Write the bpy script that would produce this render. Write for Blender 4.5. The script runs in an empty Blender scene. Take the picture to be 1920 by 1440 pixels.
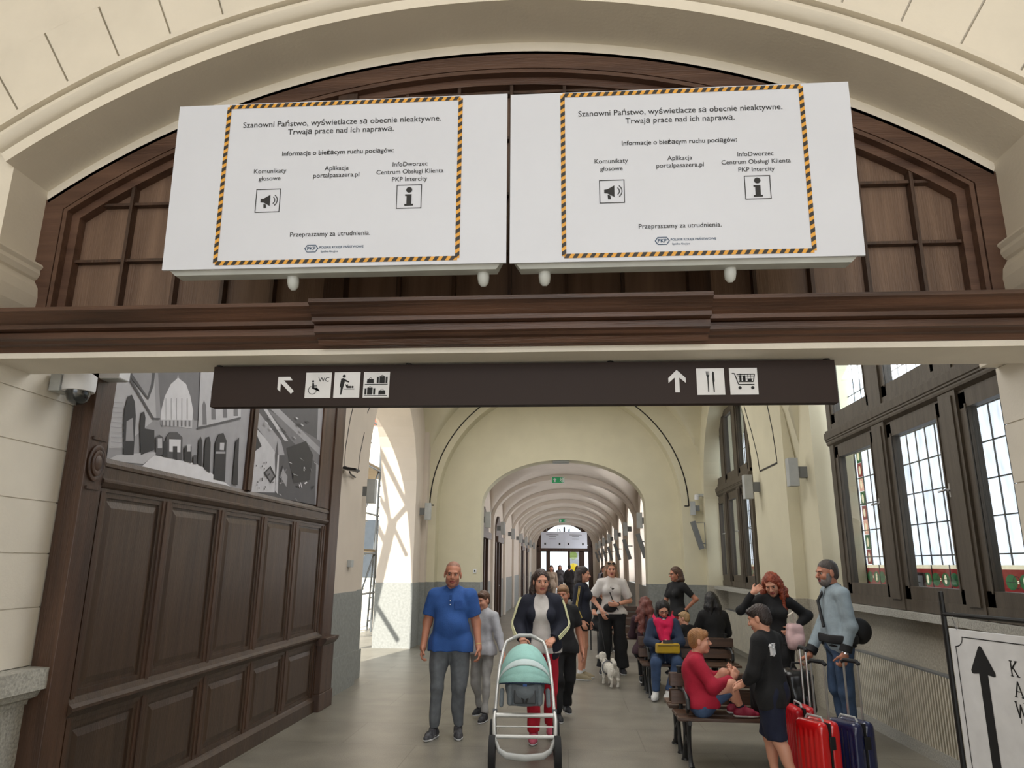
import bpy, bmesh, math, random
import numpy as np
from mathutils import Vector, Matrix
from mathutils.geometry import tessellate_polygon
random.seed(7)
SC = bpy.context.scene
COL = SC.collection
PI = math.pi
# ---------------------------------------------------------------- camera
FOC, EYE = 1330.0, 1.75
_dy = np.array([102, -338, FOC]); _dy /= np.linalg.norm(_dy)
_b = 338 / (FOC + 102 * 50 / FOC); _u = np.array([50 / FOC * _b, 1, _b]); _u -= _dy * (_u @ _dy); _u /= np.linalg.norm(_u)
_dx = np.cross(_u, _dy)
if _dx[0] < 0: _dx = -_dx
RC = np.stack([_dx, _dy, _u], 1)
cam = bpy.data.cameras.new('camera'); camo = bpy.data.objects.new('camera', cam); COL.objects.link(camo)
m = np.eye(4); m[:3, 0] = RC[0]; m[:3, 1] = RC[1]; m[:3, 2] = -RC[2]; m[:3, 3] = (0, 0, EYE)
camo.matrix_world = Matrix(m.tolist())
cam.sensor_width = 36; cam.sensor_fit = 'HORIZONTAL'; cam.lens = FOC / 1920 * 36; cam.clip_start = .05; cam.clip_end = 300
SC.camera = camo
# ---------------------------------------------------------------- exposure, sky, sun, daylight, added fill lights
SC.view_settings.view_transform = 'Standard'; SC.view_settings.look = 'None'
SC.view_settings.gamma = 1; SC.view_settings.use_curve_mapping = False
SC.view_settings.exposure = 1.0
w = bpy.data.worlds.new('sky'); SC.world = w; w.use_nodes = True
bg = w.node_tree.nodes['Background']; bg.inputs[0].default_value = (.86, .93, 1, 1); bg.inputs[1].default_value = .85
sun = bpy.data.lights.new('sun', 'SUN'); sun.energy = 5.0; sun.angle = .012; sun.color = (1, .95, .86)
so = bpy.data.objects.new('sun', sun); COL.objects.link(so)
so.rotation_euler = Vector((.165, .80, -.56)).to_track_quat('-Z', 'Y').to_euler()
def area(name, loc, direction, sx, sy, power, col=(1, 1, 1)):
    l = bpy.data.lights.new(name, 'AREA'); l.shape = 'RECTANGLE'; l.size = sx; l.size_y = sy; l.energy = power; l.color = col
    o = bpy.data.objects.new(name, l); COL.objects.link(o); o.location = loc
    o.rotation_euler = Vector(direction).to_track_quat('-Z', 'Z').to_euler()
    return o
area('hall_window_daylight', (0, -11.5, 5.5), (0, 1, -.1), 9, 6, 186, (1, .985, .965))
area('near_bay_fill_light', (-.1, 7.0, 5.6), (0, .05, -1), 3.6, 3.6, 88, (1, .98, .95))  # added fill light, hidden in the vault to brighten the near bay
area('second_bay_fill_light', (-.1, 13.4, 5.6), (0, 0, -1), 3.2, 3.2, 66, (1, .98, .95))  # second added fill, unseen above the sight line, lifts the bay behind
# ---------------------------------------------------------------- helpers
def px(x, y, axis, val):
    c = np.array([x - 960, 720 - y, FOC]); r = RC.T @ c; i = 'xyz'.index(axis)
    t = (val - (0, 0, EYE)[i]) / r[i]; p = np.array([0, 0, EYE]) + r * t
    return Vector(p.tolist())
def lin(c):
    return tuple((v / 255 / 12.92 if v / 255 <= .04045 else ((v / 255 + .055) / 1.055) ** 2.4) for v in c)
MATS = {}
def mat(name, col, rough=.6, var=.08, sc=6., bump=0., bsc=60., metal=0., stretch=None, emit=0., alpha=None, coat=0., spec=.5, detail=4):
    if name in MATS: return MATS[name]
    m = bpy.data.materials.new(name); m.use_nodes = True; nt = m.node_tree; N = nt.nodes; L = nt.links
    b = N['Principled BSDF']; b.inputs['Roughness'].default_value = rough; b.inputs['Metallic'].default_value = metal
    b.inputs['Specular IOR Level'].default_value = spec
    if coat: b.inputs['Coat Weight'].default_value = coat; b.inputs['Coat Roughness'].default_value = .15
    c = lin(col); tc = N.new('ShaderNodeTexCoord'); mp = N.new('ShaderNodeMapping'); L.new(tc.outputs['Object'], mp.inputs[0])
    if stretch: mp.inputs['Scale'].default_value = stretch
    nz = N.new('ShaderNodeTexNoise'); nz.inputs['Scale'].default_value = sc; nz.inputs['Detail'].default_value = detail; L.new(mp.outputs[0], nz.inputs[0])
    rp = N.new('ShaderNodeValToRGB'); L.new(nz.outputs[0], rp.inputs[0])
    rp.color_ramp.elements[0].position = .3; rp.color_ramp.elements[1].position = .7
    rp.color_ramp.elements[0].color = tuple(v * (1 - var) for v in c) + (1,); rp.color_ramp.elements[1].color = tuple(min(1, v * (1 + var)) for v in c) + (1,)
    L.new(rp.outputs[0], b.inputs['Base Color'])
    if bump:
        n2 = N.new('ShaderNodeTexNoise'); n2.inputs['Scale'].default_value = bsc; n2.inputs['Detail'].default_value = 3; L.new(mp.outputs[0], n2.inputs[0])
        bp = N.new('ShaderNodeBump'); bp.inputs['Strength'].default_value = bump; bp.inputs['Distance'].default_value = .02
        L.new(n2.outputs[0], bp.inputs['Height']); L.new(bp.outputs[0], b.inputs['Normal'])
    if emit:
        L.new(rp.outputs[0], b.inputs['Emission Color']); b.inputs['Emission Strength'].default_value = emit
    MATS[name] = m; return m
def glass(name, tint=(.9, .93, .95), mixv=.12):
    if name in MATS: return MATS[name]
    m = bpy.data.materials.new(name); m.use_nodes = True; nt = m.node_tree; N = nt.nodes; L = nt.links
    for n in list(N):
        if n.type == 'BSDF_PRINCIPLED': N.remove(n)
    out = [n for n in N if n.type == 'OUTPUT_MATERIAL'][0]
    t = N.new('ShaderNodeBsdfTransparent'); t.inputs[0].default_value = tint + (1,)
    g = N.new('ShaderNodeBsdfGlossy'); g.inputs['Roughness'].default_value = .02
    lw_ = N.new('ShaderNodeLayerWeight'); lw_.inputs[0].default_value = .5
    pw = N.new('ShaderNodeMath'); pw.operation = 'POWER'; pw.inputs[1].default_value = 5; L.new(lw_.outputs['Facing'], pw.inputs[0])
    ma = N.new('ShaderNodeMath'); ma.operation = 'MULTIPLY_ADD'; ma.inputs[1].default_value = .8; ma.inputs[2].default_value = .05; L.new(pw.outputs[0], ma.inputs[0])
    mx = N.new('ShaderNodeMixShader'); L.new(ma.outputs[0], mx.inputs[0]); L.new(t.outputs[0], mx.inputs[1]); L.new(g.outputs[0], mx.inputs[2]); L.new(mx.outputs[0], out.inputs[0])
    MATS[name] = m; return m
def wood(name, dark, light, axis='z', rough=.42, sc=1.0):
    s = {'z': (14, 14, .9), 'x': (.9, 14, 14), 'y': (14, .9, 14)}[axis]
    m = mat(name, dark, rough, .0, 1., 0, stretch=tuple(v * sc for v in s), detail=6)
    nt = m.node_tree; N = nt.nodes; L = nt.links; mp = [n for n in N if n.type == 'MAPPING'][0]; rp = [n for n in N if n.type == 'VALTORGB'][0]
    rp.color_ramp.elements[0].color = lin(dark) + (1,); rp.color_ramp.elements[1].color = lin(light) + (1,)
    b = N['Principled BSDF']; n2 = N.new('ShaderNodeTexNoise'); n2.inputs['Scale'].default_value = 9; n2.inputs['Detail'].default_value = 5; L.new(mp.outputs[0], n2.inputs[0])
    bp = N.new('ShaderNodeBump'); bp.inputs['Strength'].default_value = .25; bp.inputs['Distance'].default_value = .01
    L.new(n2.outputs[0], bp.inputs['Height']); L.new(bp.outputs[0], b.inputs['Normal'])
    return m
class MB:
    def __init__(s): s.v = []; s.f = []; s.m = []; s.mats = []; s.cm = 0
    def use(s, mt):
        if mt not in s.mats: s.mats.append(mt)
        s.cm = s.mats.index(mt); return s
    def add(s, vs, fs):
        o = len(s.v); s.v += [tuple(v) for v in vs]; s.f += [tuple(i + o for i in f) for f in fs]; s.m += [s.cm] * len(fs); return s
    def bx(s, x0, x1, y0, y1, z0, z1):
        return s.add([(x, y, z) for z in (z0, z1) for x, y in ((x0, y0), (x1, y0), (x1, y1), (x0, y1))],
                     [(3, 2, 1, 0), (4, 5, 6, 7), (0, 1, 5, 4), (1, 2, 6, 5), (2, 3, 7, 6), (3, 0, 4, 7)])
    def ob(s, c, size, M=None):
        x, y, z = [v / 2 for v in size]; M = M or Matrix.Identity(3); c = Vector(c)
        vs = [c + M @ Vector((a, b, d)) for d in (-z, z) for a, b in ((-x, -y), (x, -y), (x, y), (-x, y))]
        return s.add(vs, [(3, 2, 1, 0), (4, 5, 6, 7), (0, 1, 5, 4), (1, 2, 6, 5), (2, 3, 7, 6), (3, 0, 4, 7)])
    def prism(s, poly, axis, a0, a1):
        f3 = {'x': lambda p, a: (a, p[0], p[1]), 'y': lambda p, a: (p[0], a, p[1]), 'z': lambda p, a: (p[0], p[1], a)}[axis]
        n = len(poly); vs = [f3(p, a0) for p in poly] + [f3(p, a1) for p in poly]
        tri = tessellate_polygon([[Vector((p[0], p[1], 0)) for p in poly]])
        fs = [tuple(t) for t in tri] + [tuple(i + n for i in reversed(t)) for t in tri]
        fs += [(i, (i + 1) % n, n + (i + 1) % n, n + i) for i in range(n)]
        return s.add(vs, fs)
    def tube(s, pts, r, n=8, closed=False):
        pts = [Vector(p) for p in pts]; k = len(pts); rs = r if isinstance(r, (list, tuple)) else [r] * k
        vs = []; prev = None
        for i, p in enumerate(pts):
            if closed: t = pts[(i + 1) % k] - pts[i - 1]
            else: t = pts[min(i + 1, k - 1)] - pts[max(i - 1, 0)]
            t.normalize()
            if prev is None:
                a = Vector((0, 0, 1)) if abs(t.z) < .9 else Vector((1, 0, 0)); u = t.cross(a).normalized()
            else:
                u = prev - t * prev.dot(t); u.normalize()
            prev = u; w = t.cross(u)
            vs += [p + (u * math.cos(2 * PI * j / n) + w * math.sin(2 * PI * j / n)) * rs[i] for j in range(n)]
        fs = []
        for i in range(k if closed else k - 1):
            a, b = i * n, ((i + 1) % k) * n
            fs += [(a + j, a + (j + 1) % n, b + (j + 1) % n, b + j) for j in range(n)]
        if not closed: fs += [tuple(range(n - 1, -1, -1)), tuple((k - 1) * n + j for j in range(n))]
        return s.add(vs, fs)
    def sweep(s, prof, frames, closed=False):
        n = len(prof); vs = []
        for o, a, b in frames:
            o, a, b = Vector(o), Vector(a), Vector(b); vs += [o + a * p[0] + b * p[1] for p in prof]
        k = len(frames); fs = []
        for i in range(k if closed else k - 1):
            A, B = i * n, ((i + 1) % k) * n
            fs += [(A + j, A + (j + 1) % n, B + (j + 1) % n, B + j) for j in range(n)]
        if not closed: fs += [tuple(range(n - 1, -1, -1)), tuple((k - 1) * n + j for j in range(n))]
        return s.add(vs, fs)
    def lathe(s, prof, o, axis=(0, 0, 1), n=20):
        ax = Vector(axis).normalized(); a = Vector((0, 0, 1)) if abs(ax.z) < .9 else Vector((1, 0, 0)); u = ax.cross(a).normalized(); w = ax.cross(u); o = Vector(o)
        vs = [o + ax * z + (u * math.cos(2 * PI * j / n) + w * math.sin(2 * PI * j / n)) * r for r, z in prof for j in range(n)]
        fs = [(i * n + j, i * n + (j + 1) % n, (i + 1) * n + (j + 1) % n, (i + 1) * n + j) for i in range(len(prof) - 1) for j in range(n)]
        fs += [tuple(range(n - 1, -1, -1)), tuple((len(prof) - 1) * n + j for j in range(n))]
        return s.add(vs, fs)
    def build(s, name, mt=None, parent=None, smooth=False, bevel=0, label=None, loc=None):
        me = bpy.data.meshes.new(name); me.from_pydata(s.v, [], s.f)
        for x in ([mt] if mt else s.mats): me.materials.append(x)
        if not mt: me.polygons.foreach_set('material_index', s.m)
        bm = bmesh.new(); bm.from_mesh(me); bmesh.ops.recalc_face_normals(bm, faces=bm.faces); bm.to_mesh(me); bm.free()
        if smooth:
            me.polygons.foreach_set('use_smooth', [True] * len(me.polygons)); me.set_sharp_from_angle(angle=math.radians(40))
        o = bpy.data.objects.new(name, me); COL.objects.link(o)
        if parent: o.parent = parent
        if loc: o.location = loc
        if bevel:
            b = o.modifiers.new('bevel', 'BEVEL'); b.width = bevel; b.segments = 2; b.limit_method = 'ANGLE'
        if label: o['label'] = label
        return o
def tag(o, label, cat, group=None, kind=None):
    if label: o['label'] = label
    if cat: o['category'] = cat
    if group: o['group'] = group
    if kind: o['kind'] = kind
    return o
def thing(name, label, cat, loc=(0, 0, 0), rz=0, group=None):
    o = bpy.data.objects.new(name, None); COL.objects.link(o); o.location = loc; o.rotation_euler = (0, 0, rz); o.empty_display_size = .2
    return tag(o, label, cat, group)
def struct(o): o['kind'] = 'structure'; return o
def copy_tree(o, parent=None):
    c = o.copy(); COL.objects.link(c)
    if parent: c.parent = parent
    for ch in list(o.children): copy_tree(ch, c)
    return c
def text_geo(txt, width=None, height=None, bold=False, align='CENTER'):
    """letters as flat polygons, (x, y) with the origin at the middle"""
    cu = bpy.data.curves.new('lettering', 'FONT'); cu.body = txt; cu.size = 1; cu.resolution_u = 3
    cu.offset = .011 if bold else .003
    ob = bpy.data.objects.new('lettering', cu); me = ob.to_mesh()
    v = np.array([p.co[:2] for p in me.vertices]); f = [tuple(p.vertices) for p in me.polygons]
    ob.to_mesh_clear(); bpy.data.objects.remove(ob); bpy.data.curves.remove(cu)
    lo, hi = v.min(0), v.max(0); k = width / (hi[0] - lo[0]) if width else height / (hi[1] - lo[1])
    v = (v - [(lo[0] + hi[0]) / 2, .34]) * k
    return v, f
def put_text(mb, txt, fr, width=None, height=None, bold=False):
    o, a, b = [Vector(x) for x in fr]; v, f = text_geo(txt, width, height, bold)
    mb.add([o + a * float(p[0]) + b * float(p[1]) for p in v], f)
def flat(mb, poly, fr, th=0):
    """a flat polygon in the frame (origin, right, up)"""
    o, a, b = [Vector(x) for x in fr]
    tri = tessellate_polygon([[Vector((p[0], p[1], 0)) for p in poly]])
    mb.add([o + a * p[0] + b * p[1] for p in poly], [tuple(t) for t in tri])
def circ(cx, cy, r, n=16, a0=0, a1=2 * PI, ry=None):
    ry = ry or r
    full = abs(a1 - a0 - 2 * PI) < 1e-6
    return [(cx + r * math.cos(a0 + (a1 - a0) * i / (n if full else n - 1)), cy + ry * math.sin(a0 + (a1 - a0) * i / (n if full else n - 1))) for i in range(n)]
def ring(cx, cy, r0, r1, a0, a1, n=14): return circ(cx, cy, r1, n, a0, a1) + circ(cx, cy, r0, n, a1, a0)
def rect(x0, y0, x1, y1): return [(x0, y0), (x1, y0), (x1, y1), (x0, y1)]
# ---------------------------------------------------------------- materials of the place
CREAM = mat('cream_plaster', (233, 225, 210), .8, .04, 3, .06, 50)
CREAM2 = mat('pale_stone_plaster', (222, 215, 202), .8, .04, 4, .08, 60)
YELLOW = mat('warm_yellow_plaster', (211, 204, 178), .85, .04, 2, .05, 50)
BEIGE = mat('beige_plaster', (206, 194, 180), .85, .04, 2, .05, 50)
GRANITE = mat('grey_granite', (168, 166, 158), .6, .28, 70, .3, 40)
DADO = mat('grey_dado_stone', (134, 136, 132), .6, .14, 22, .1, 30)
BLACKLINE = mat('black_painted_line', (32, 27, 24), .7)
WD_V = wood('dark_oak_upright', (48, 31, 21), (82, 57, 41), 'z')
WD_X = wood('dark_oak_lengthwise', (46, 28, 20), (98, 68, 52), 'x')
WD_F = wood('brown_oak_frame', (72, 48, 36), (104, 76, 60), 'x')
WD_P = wood('dark_oak_wall_panel', (52, 38, 28), (76, 58, 44), 'z', .38)
WD_L = wood('brown_oak_lunette_panel', (92, 69, 54), (124, 98, 80), 'z', .45)
WFRAME = wood('grey_brown_window_wood', (70, 62, 52), (88, 79, 68), 'z', .55)
FRAMEBLACK = mat('black_metal', (22, 22, 23), .4)
GREYBOX = mat('grey_painted_metal', (176, 178, 176), .45)
WHITE = mat('white_paint', (228, 228, 230), .5)
STEEL = mat('brushed_steel', (190, 190, 192), .3, metal=.9)
BLACK = mat('black_ink', (24, 24, 26), .7)
GLASS = glass('clear_glass')
# ================================================================ the setting
def floor_mat():
    m = mat('grey_green_stone_tiles', (130, 125, 114), .36, .18, 2.2, .05, 90)
    nt = m.node_tree; N = nt.nodes; L = nt.links; b = N['Principled BSDF']; rp = [n for n in N if n.type == 'VALTORGB'][0]
    mp = [n for n in N if n.type == 'MAPPING'][0]
    br = N.new('ShaderNodeTexBrick'); br.inputs['Scale'].default_value = 1; br.inputs['Brick Width'].default_value = 1.5; br.inputs['Row Height'].default_value = .95
    br.inputs['Mortar Size'].default_value = .006; br.inputs['Mortar Smooth'].default_value = .3; br.inputs['Bias'].default_value = 0
    br.inputs['Color1'].default_value = (1, 1, 1, 1); br.inputs['Color2'].default_value = (.9, .9, .88, 1); br.inputs['Mortar'].default_value = (.66, .65, .62, 1)
    L.new(mp.outputs[0], br.inputs['Vector'])
    sp = N.new('ShaderNodeTexNoise'); sp.inputs['Scale'].default_value = 90; L.new(mp.outputs[0], sp.inputs[0])
    r2 = N.new('ShaderNodeValToRGB'); r2.color_ramp.elements[0].position = .35; r2.color_ramp.elements[1].position = .65
    r2.color_ramp.elements[0].color = (.82, .82, .82, 1); r2.color_ramp.elements[1].color = (1.1, 1.1, 1.1, 1); L.new(sp.outputs[0], r2.inputs[0])
    def mul(a, c):
        x = N.new('ShaderNodeMix'); x.data_type = 'RGBA'; x.blend_type = 'MULTIPLY'; x.inputs[0].default_value = 1
        L.new(a, x.inputs[6]); L.new(c, x.inputs[7]); return x.outputs[2]
    L.new(mul(mul(rp.outputs[0], br.outputs[0]), r2.outputs[0]), b.inputs['Base Color'])
    return m
FLOOR = floor_mat()
struct(MB().bx(-5.3, 5.3, -12, 62, -.2, 0).build('floor', FLOOR))
OUTG = mat('pale_paving', (205, 200, 188), .8, .1, 3)
struct(MB().bx(-24, -5.3, -12, 62, -.25, -.02).build('floor_outdoor_yard', OUTG)); struct(MB().bx(-20, 20, 62, 90, -.25, -.02).build('floor_outdoor_street', OUTG))
# ---- near hall: facade wall with the big segmental arch
CX, HW = -.39, 2.84
XL, XR = CX - HW, CX + HW
YF, YM, YR = 3.48, 3.80, 4.30
ZS, ZA = 3.99, 4.94
RA = (HW ** 2 + (ZA - ZS) ** 2) / (2 * (ZA - ZS)); ZC = ZA - RA
AM = math.asin(HW / RA)
def arcp(r, a): return (CX + r * math.sin(a), ZC + r * math.cos(a))
def arc(r, a0, a1, n=40): return [arcp(r, a0 + (a1 - a0) * i / (n - 1)) for i in range(n)]
wf = MB()
YR = 4.24; top = [(-5.3, 0), (XL - .05, 0), (XL - .05, 2.9), (XL, 2.9), (XL, ZS)] + arc(RA, -AM, AM, 48)[1:-1] + [(XR, ZS), (XR, 2.9), (XR + .17, 2.9), (XR + .17, 0), (5.3, 0), (5.3, 9), (-5.3, 9)]
wf.use(CREAM).prism(top, 'y', YF + .035, YR)
# front skin: voussoir stones with open joints, then the plain field
R1, R2 = RA + .27, RA + .72
d = math.radians(3.85); k = -11
while k < 11:
    a0, a1 = k * d + .0012, (k + 1) * d - .0012
    wf.prism(arc(R1 - .06, a0, a1, 5) + arc(R2, a1, a0, 5), 'y', YF, YF + .04); k += 1
wf.prism(arc(R2, -.72, .72, 40) + arc(7.6, .72, -.72, 40), 'y', YF, YF + .04)
struct(wf.build('wall_front', None))
# archivolt moulding
am = MB(); prof = [(0, .06), (0, -.03), (.066, -.03), (.068, .05), (.088, .05), (.09, -.03), (.105, -.06), (.13, -.075), (.155, -.07), (.178, -.05), (.188, -.02), (.19, .05), (.214, .05), (.214, -.055), (.248, -.055), (.25, .05), (.27, .05), (.27, .06)]
fr = []
for i in range(73):
    a = -AM + 2 * AM * i / 72; x, z = arcp(RA, a)
    fr.append(((x, YF, z), (math.sin(a), 0, math.cos(a)), (0, 1, 0)))
am.sweep(prof, fr); struct(am.build('trim_1', CREAM, smooth=True))
# cream face between the vault of the arch and the wooden lunette
FZS, FZA = 3.93, 4.875
RF = (HW ** 2 + (FZA - FZS) ** 2) / (2 * (FZA - FZS)); FZC = FZA - RF; FM = math.asin(HW / RF)
def farc(r, n=40, s=1): return [(CX + r * math.sin(-s * FMr + 2 * s * FMr * i / (n - 1)), FZC + r * math.cos(-s * FMr + 2 * s * FMr * i / (n - 1))) for i in range(n)]
FMr = FM
cr = MB().prism(arc(RA + .02, -AM, AM, 40) + list(reversed(farc(RF - .02))), 'y', YM, YR)
struct(cr.build('trim_2', CREAM))
# jamb facing: stone courses, granite cap and plinth, impost with rounded corbel
jl = [3.04, 2.725, 2.426, 2.097, 1.784, 1.468, 1.131]
for side, nm, X, s in ((-1, 'left', XL, 1), (1, 'right', XR + .12, -1)):
    YR = 4.30 if side < 0 else 4.24
    j = MB().use(CREAM2); e = .0035
    zz = jl if side < 0 else [3.04, 2.90, 2.56, 2.22, 1.88, 1.54, 1.131]
    for a, b in zip(zz[:-1], zz[1:]): j.bx(*sorted((X - s * .3, X + s * .02)), 3.44, YR + .02, b + e, a - e)
    j.bx(*sorted((X - s * .3, X + s * .012)), 3.46, YR + .01, 1.14, 3.04)
    j.use(GRANITE)
    cap = [(0, 1.131), (.15, 1.127), (.15, 1.01), (.12, 1.0), (.10, .965), (.05, .945), (.045, .92), (.03, .92), (.03, 0), (-.3, 0), (-.3, 1.131)]
    j.prism([(X + s * a * (1 if side < 0 or a < 0 else .5), b) for a, b in cap], 'y', 3.40, YR + .03)
    struct(j.build('trim_jamb_' + nm, None))
    i = MB().use(CREAM); X = XL if side < 0 else XR
    imp = [(-.1, 3.49), (.055, 3.49), (.062, 3.475), (.045, 3.455), (.05, 3.43), (.035, 3.40), (.02, 3.39), (.05, 3.34), (.06, 3.28), (.055, 3.2), (.03, 3.13), (-.01, 3.09), (-.1, 3.09)]
    i.prism([(X + s * a, b) for a, b in imp], 'y', YF - .1, YM + .005)
    struct(i.build('trim_impost_' + nm, None))
# lintel with the cream underside
struct(MB().bx(XL - .1, XR + .2, 3.57, 3.90, 2.83, 3.03).build('trim_lintel', CREAM2))
# near hall shell (behind and beside the viewer)
struct(MB().bx(-5.3, -5.0, -12, 3.5, 0, 9).build('wall_hall_left', CREAM)); struct(MB().bx(5.0, 5.3, -12, 4.3, 0, 9).build('wall_hall_right', CREAM))
struct(MB().bx(-5.3, 5.3, -12, 4.3, 9, 9.3).build('ceiling_hall', CREAM))
# ---- wooden lunette
lun = thing('wooden_lunette', 'dark oak lunette panelling with gridded panels filling the arch behind the white boards', 'panelling', (CX, 3.83, 3.06))
def loc(mb): mb.v = [(x - CX, y - 3.83, z - 3.06) for x, y, z in mb.v]; return mb
def arcframe(off0, off1, y0, y1):
    r0, r1 = RF - off0, RF - off1
    def prof(r, off):
        h = HW - off; a = math.asin(h / r); n = 40
        return [(CX - h, 3.0)] + [(CX + r * math.sin(-a + 2 * a * i / (n - 1)), FZC + r * math.cos(-a + 2 * a * i / (n - 1))) for i in range(n)] + [(CX + h, 3.0)]
    return MB().prism(prof(r0, off0) + list(reversed(prof(r1, off1))), 'y', y0, y1)
f = arcframe(0, .12, 3.80, 3.92)
for a, b, c in ((.12, .135, 3.815), (.135, .16, 3.79), (.16, .21, 3.84)):
    g = arcframe(a, b, c, 3.92); f.add(g.v, g.f)
loc(f).build('frame', WD_F, lun)
bk = arcframe(.1, .1001, 3.9, 3.95); h = HW - .1; r = RF - .1; a = math.asin(h / r)
bkp = [(CX - h, 3.0)] + [(CX + r * math.sin(-a + 2 * a * i / 39), FZC + r * math.cos(-a + 2 * a * i / 39)) for i in range(40)] + [(CX + h, 3.0)]
loc(MB().prism(bkp, 'y', 3.90, 3.95)).build('back_panels', WD_L, lun)
def ztop(x, off=.16): return FZC + math.sqrt((RF - off) ** 2 - (x - CX) ** 2)
for xm in (-1.345, .765):
    loc(MB().bx(xm - .06, xm + .06, 3.80, 3.92, 3.0, ztop(xm))).build('mullion', WD_V, lun)
gb = MB()
for xm in (-2.70, -2.36, -2.05, -1.74, -.975, -.645, -.315, .015, .34, 1.08, 1.40, 1.71, 2.01, 2.16):
    if xm == 2.16: continue
    gb.bx(xm - .010, xm + .010, 3.845, 3.91, 3.0, ztop(xm))
for z in (3.15, 3.54, 3.92, 4.30, 4.62):
    hx = min(HW - .2, math.sqrt(max(0, (RF - .16) ** 2 - (z - FZC) ** 2)))
    gb.bx(CX - hx, CX + hx, 3.858, 3.908, z - .009, z + .009)
loc(gb).build('glazing_bars', WD_V, lun)
# ---- transom beam
bm_ = thing('transom_beam', 'moulded dark oak beam across the passage below the white boards', 'beam', (CX, 3.6, 2.83))
def bprof(dy): return [(3.85, 2.832), (3.58 - dy, 2.832), (3.58 - dy, 2.858), (3.565 - dy, 2.862), (3.545 - dy, 2.888), (3.515 - dy, 2.892), (3.50 - dy, 2.905), (3.475 - dy, 2.91), (3.475 - dy, 2.945), (3.50 - dy, 2.948), (3.47 - dy, 2.952), (3.43 - dy, 2.952), (3.43 - dy, 2.975), (3.415 - dy, 2.985), (3.40 - dy, 3.00), (3.375 - dy, 3.022), (3.36 - dy, 3.03), (3.36 - dy, 3.05), (3.85, 3.065)]
def bloc(mb): mb.v = [(x - CX, y - 3.6, z - 2.83) for x, y, z in mb.v]; return mb
xa, xb = -1.30, .73
bloc(MB().prism([(y, z) for y, z in bprof(0)], 'x', XL + .0, XR - .0)).build('moulding', WD_X, bm_)
bloc(MB().prism([(y, z) for y, z in bprof(.05)][3:], 'x', xa, xb)).build('centre_projection', WD_X, bm_)
# ---- left wall of the passage: pier, doorway, far pier
def arch_poly(a0, a1, z0, z1, ops, n=24):
    p = [(a0, z0)]
    for c, hw, zs, ry, zb in ops:
        if zb > z0: raise ValueError
        p += [(c - hw, z0), (c - hw, zs)] + [(c - hw * math.cos(PI * i / n), zs + ry * math.sin(PI * i / n)) for i in range(1, n)] + [(c + hw, zs), (c + hw, z0)]
    return p + [(a1, z0), (a1, z1), (a0, z1)]
DZ = 1.33
wl = MB()
wl.use(BEIGE).prism(arch_poly(9.2, 17.2, DZ, 6.9, [(13.65, 1.95, 3.25, 1.95, 0)]), 'x', -4.1, -3.30)
wl.use(DADO).bx(-4.11, -3.285, 9.2, 11.71, 0, DZ); wl.bx(-4.11, -3.285, 15.59, 17.2, 0, DZ)
wl.use(BEIGE).bx(-3.31, -3.18, 9.2, 11.0, DZ, 6.9); wl.use(DADO).bx(-3.31, -3.165, 9.2, 11.02, 0, DZ); wl.bx(-3.31, -3.145, 9.2, 11.04, 0, .48)
wl.bx(-3.31, -3.26, 11.0, 11.73, 0, .42)
wl.use(BEIGE).bx(-4.3, -3.2, 4.36, 9.3, 0, 6.9)
wl.use(BEIGE).bx(-3.4, -3.2, 16.35, 17.2, DZ, 6.9); wl.use(DADO).bx(-3.4, -3.19, 16.34, 17.2, 0, DZ)
struct(wl.build('wall_left', None))
def groove(mb, pts, wdt, axis_x, th=.004, side=1):
    """narrow band along (y, z) points on the plane x = axis_x"""
    P = [Vector((0, p[0], p[1])) for p in pts]
    L1, L2 = [], []
    for i, p in enumerate(P):
        t = (P[min(i + 1, len(P) - 1)] - P[max(i - 1, 0)]).normalized(); n = Vector((0, -t.z, t.y))
        L1.append(p + n * wdt / 2); L2.append(p - n * wdt / 2)
    for i in range(len(P) - 1):
        q = [L1[i], L1[i + 1], L2[i + 1], L2[i]]
        mb.add([(axis_x, a.y, a.z) for a in q] + [(axis_x + side * th, a.y, a.z) for a in q], [(0, 1, 2, 3), (7, 6, 5, 4), (0, 4, 5, 1), (2, 6, 7, 3), (1, 5, 6, 2), (3, 7, 4, 0)])
gl = MB(); groove(gl, [(11.2, 5.25), (10.7, 4.75), (10.36, 4.3), (10.12, 3.8), (10.0, 3.4), (9.98, 3.09), (10.68, 3.09), (10.74, 3.4), (10.9, 3.75)], .022, -3.18)
groove(gl, [(11.09, 3.85), (11.16, 3.93), (11.57, 4.33), (12.1, 4.7)], .02, -3.30)
struct(gl.build('trim_left_line', BLACKLINE))
# ---- right wall: piers and window openings
wr = MB(); W1, W2 = (6.95, 2.5), (15.0, 1.65)
SZ = 1.33
wr.use(YELLOW).prism(arch_poly(4.2, 10.3, SZ, 6.9, [(W1[0], 2.62, 3.9, 2.0, 0)]), 'x', 3.26, 3.5); wr.prism(arch_poly(10.3, 17.2, SZ, 6.9, [(14.2, 2.15, 3.2, 2.1, 0)]), 'x', 3.10, 3.5)
wr.prism(arch_poly(4.2, 17.2, SZ, 6.9, [(7.2, 2.85, 3.9, 2.1, 0), (15.0, 1.6, 3.25, 1.75, 0)]), 'x', 3.5, 4.05)
wr.use(mat('rough_beige_render', (168, 162, 148), .85, .16, 40, .35, 45)).bx(3.5, 4.05, 4.3, 17.2, 0, SZ - .06)
wr.bx(3.25, 3.6, 9.57, 10.3, 0, DZ)
for a, b in ((10.29, 12.05), (16.35, 17.2)): wr.bx(3.09, 3.6, a, b, 0, DZ)
wr.use(CREAM2).bx(2.62, 4.05, 4.05, 4.25, 0, 6.9)
struct(wr.build('wall_right', None))
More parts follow.
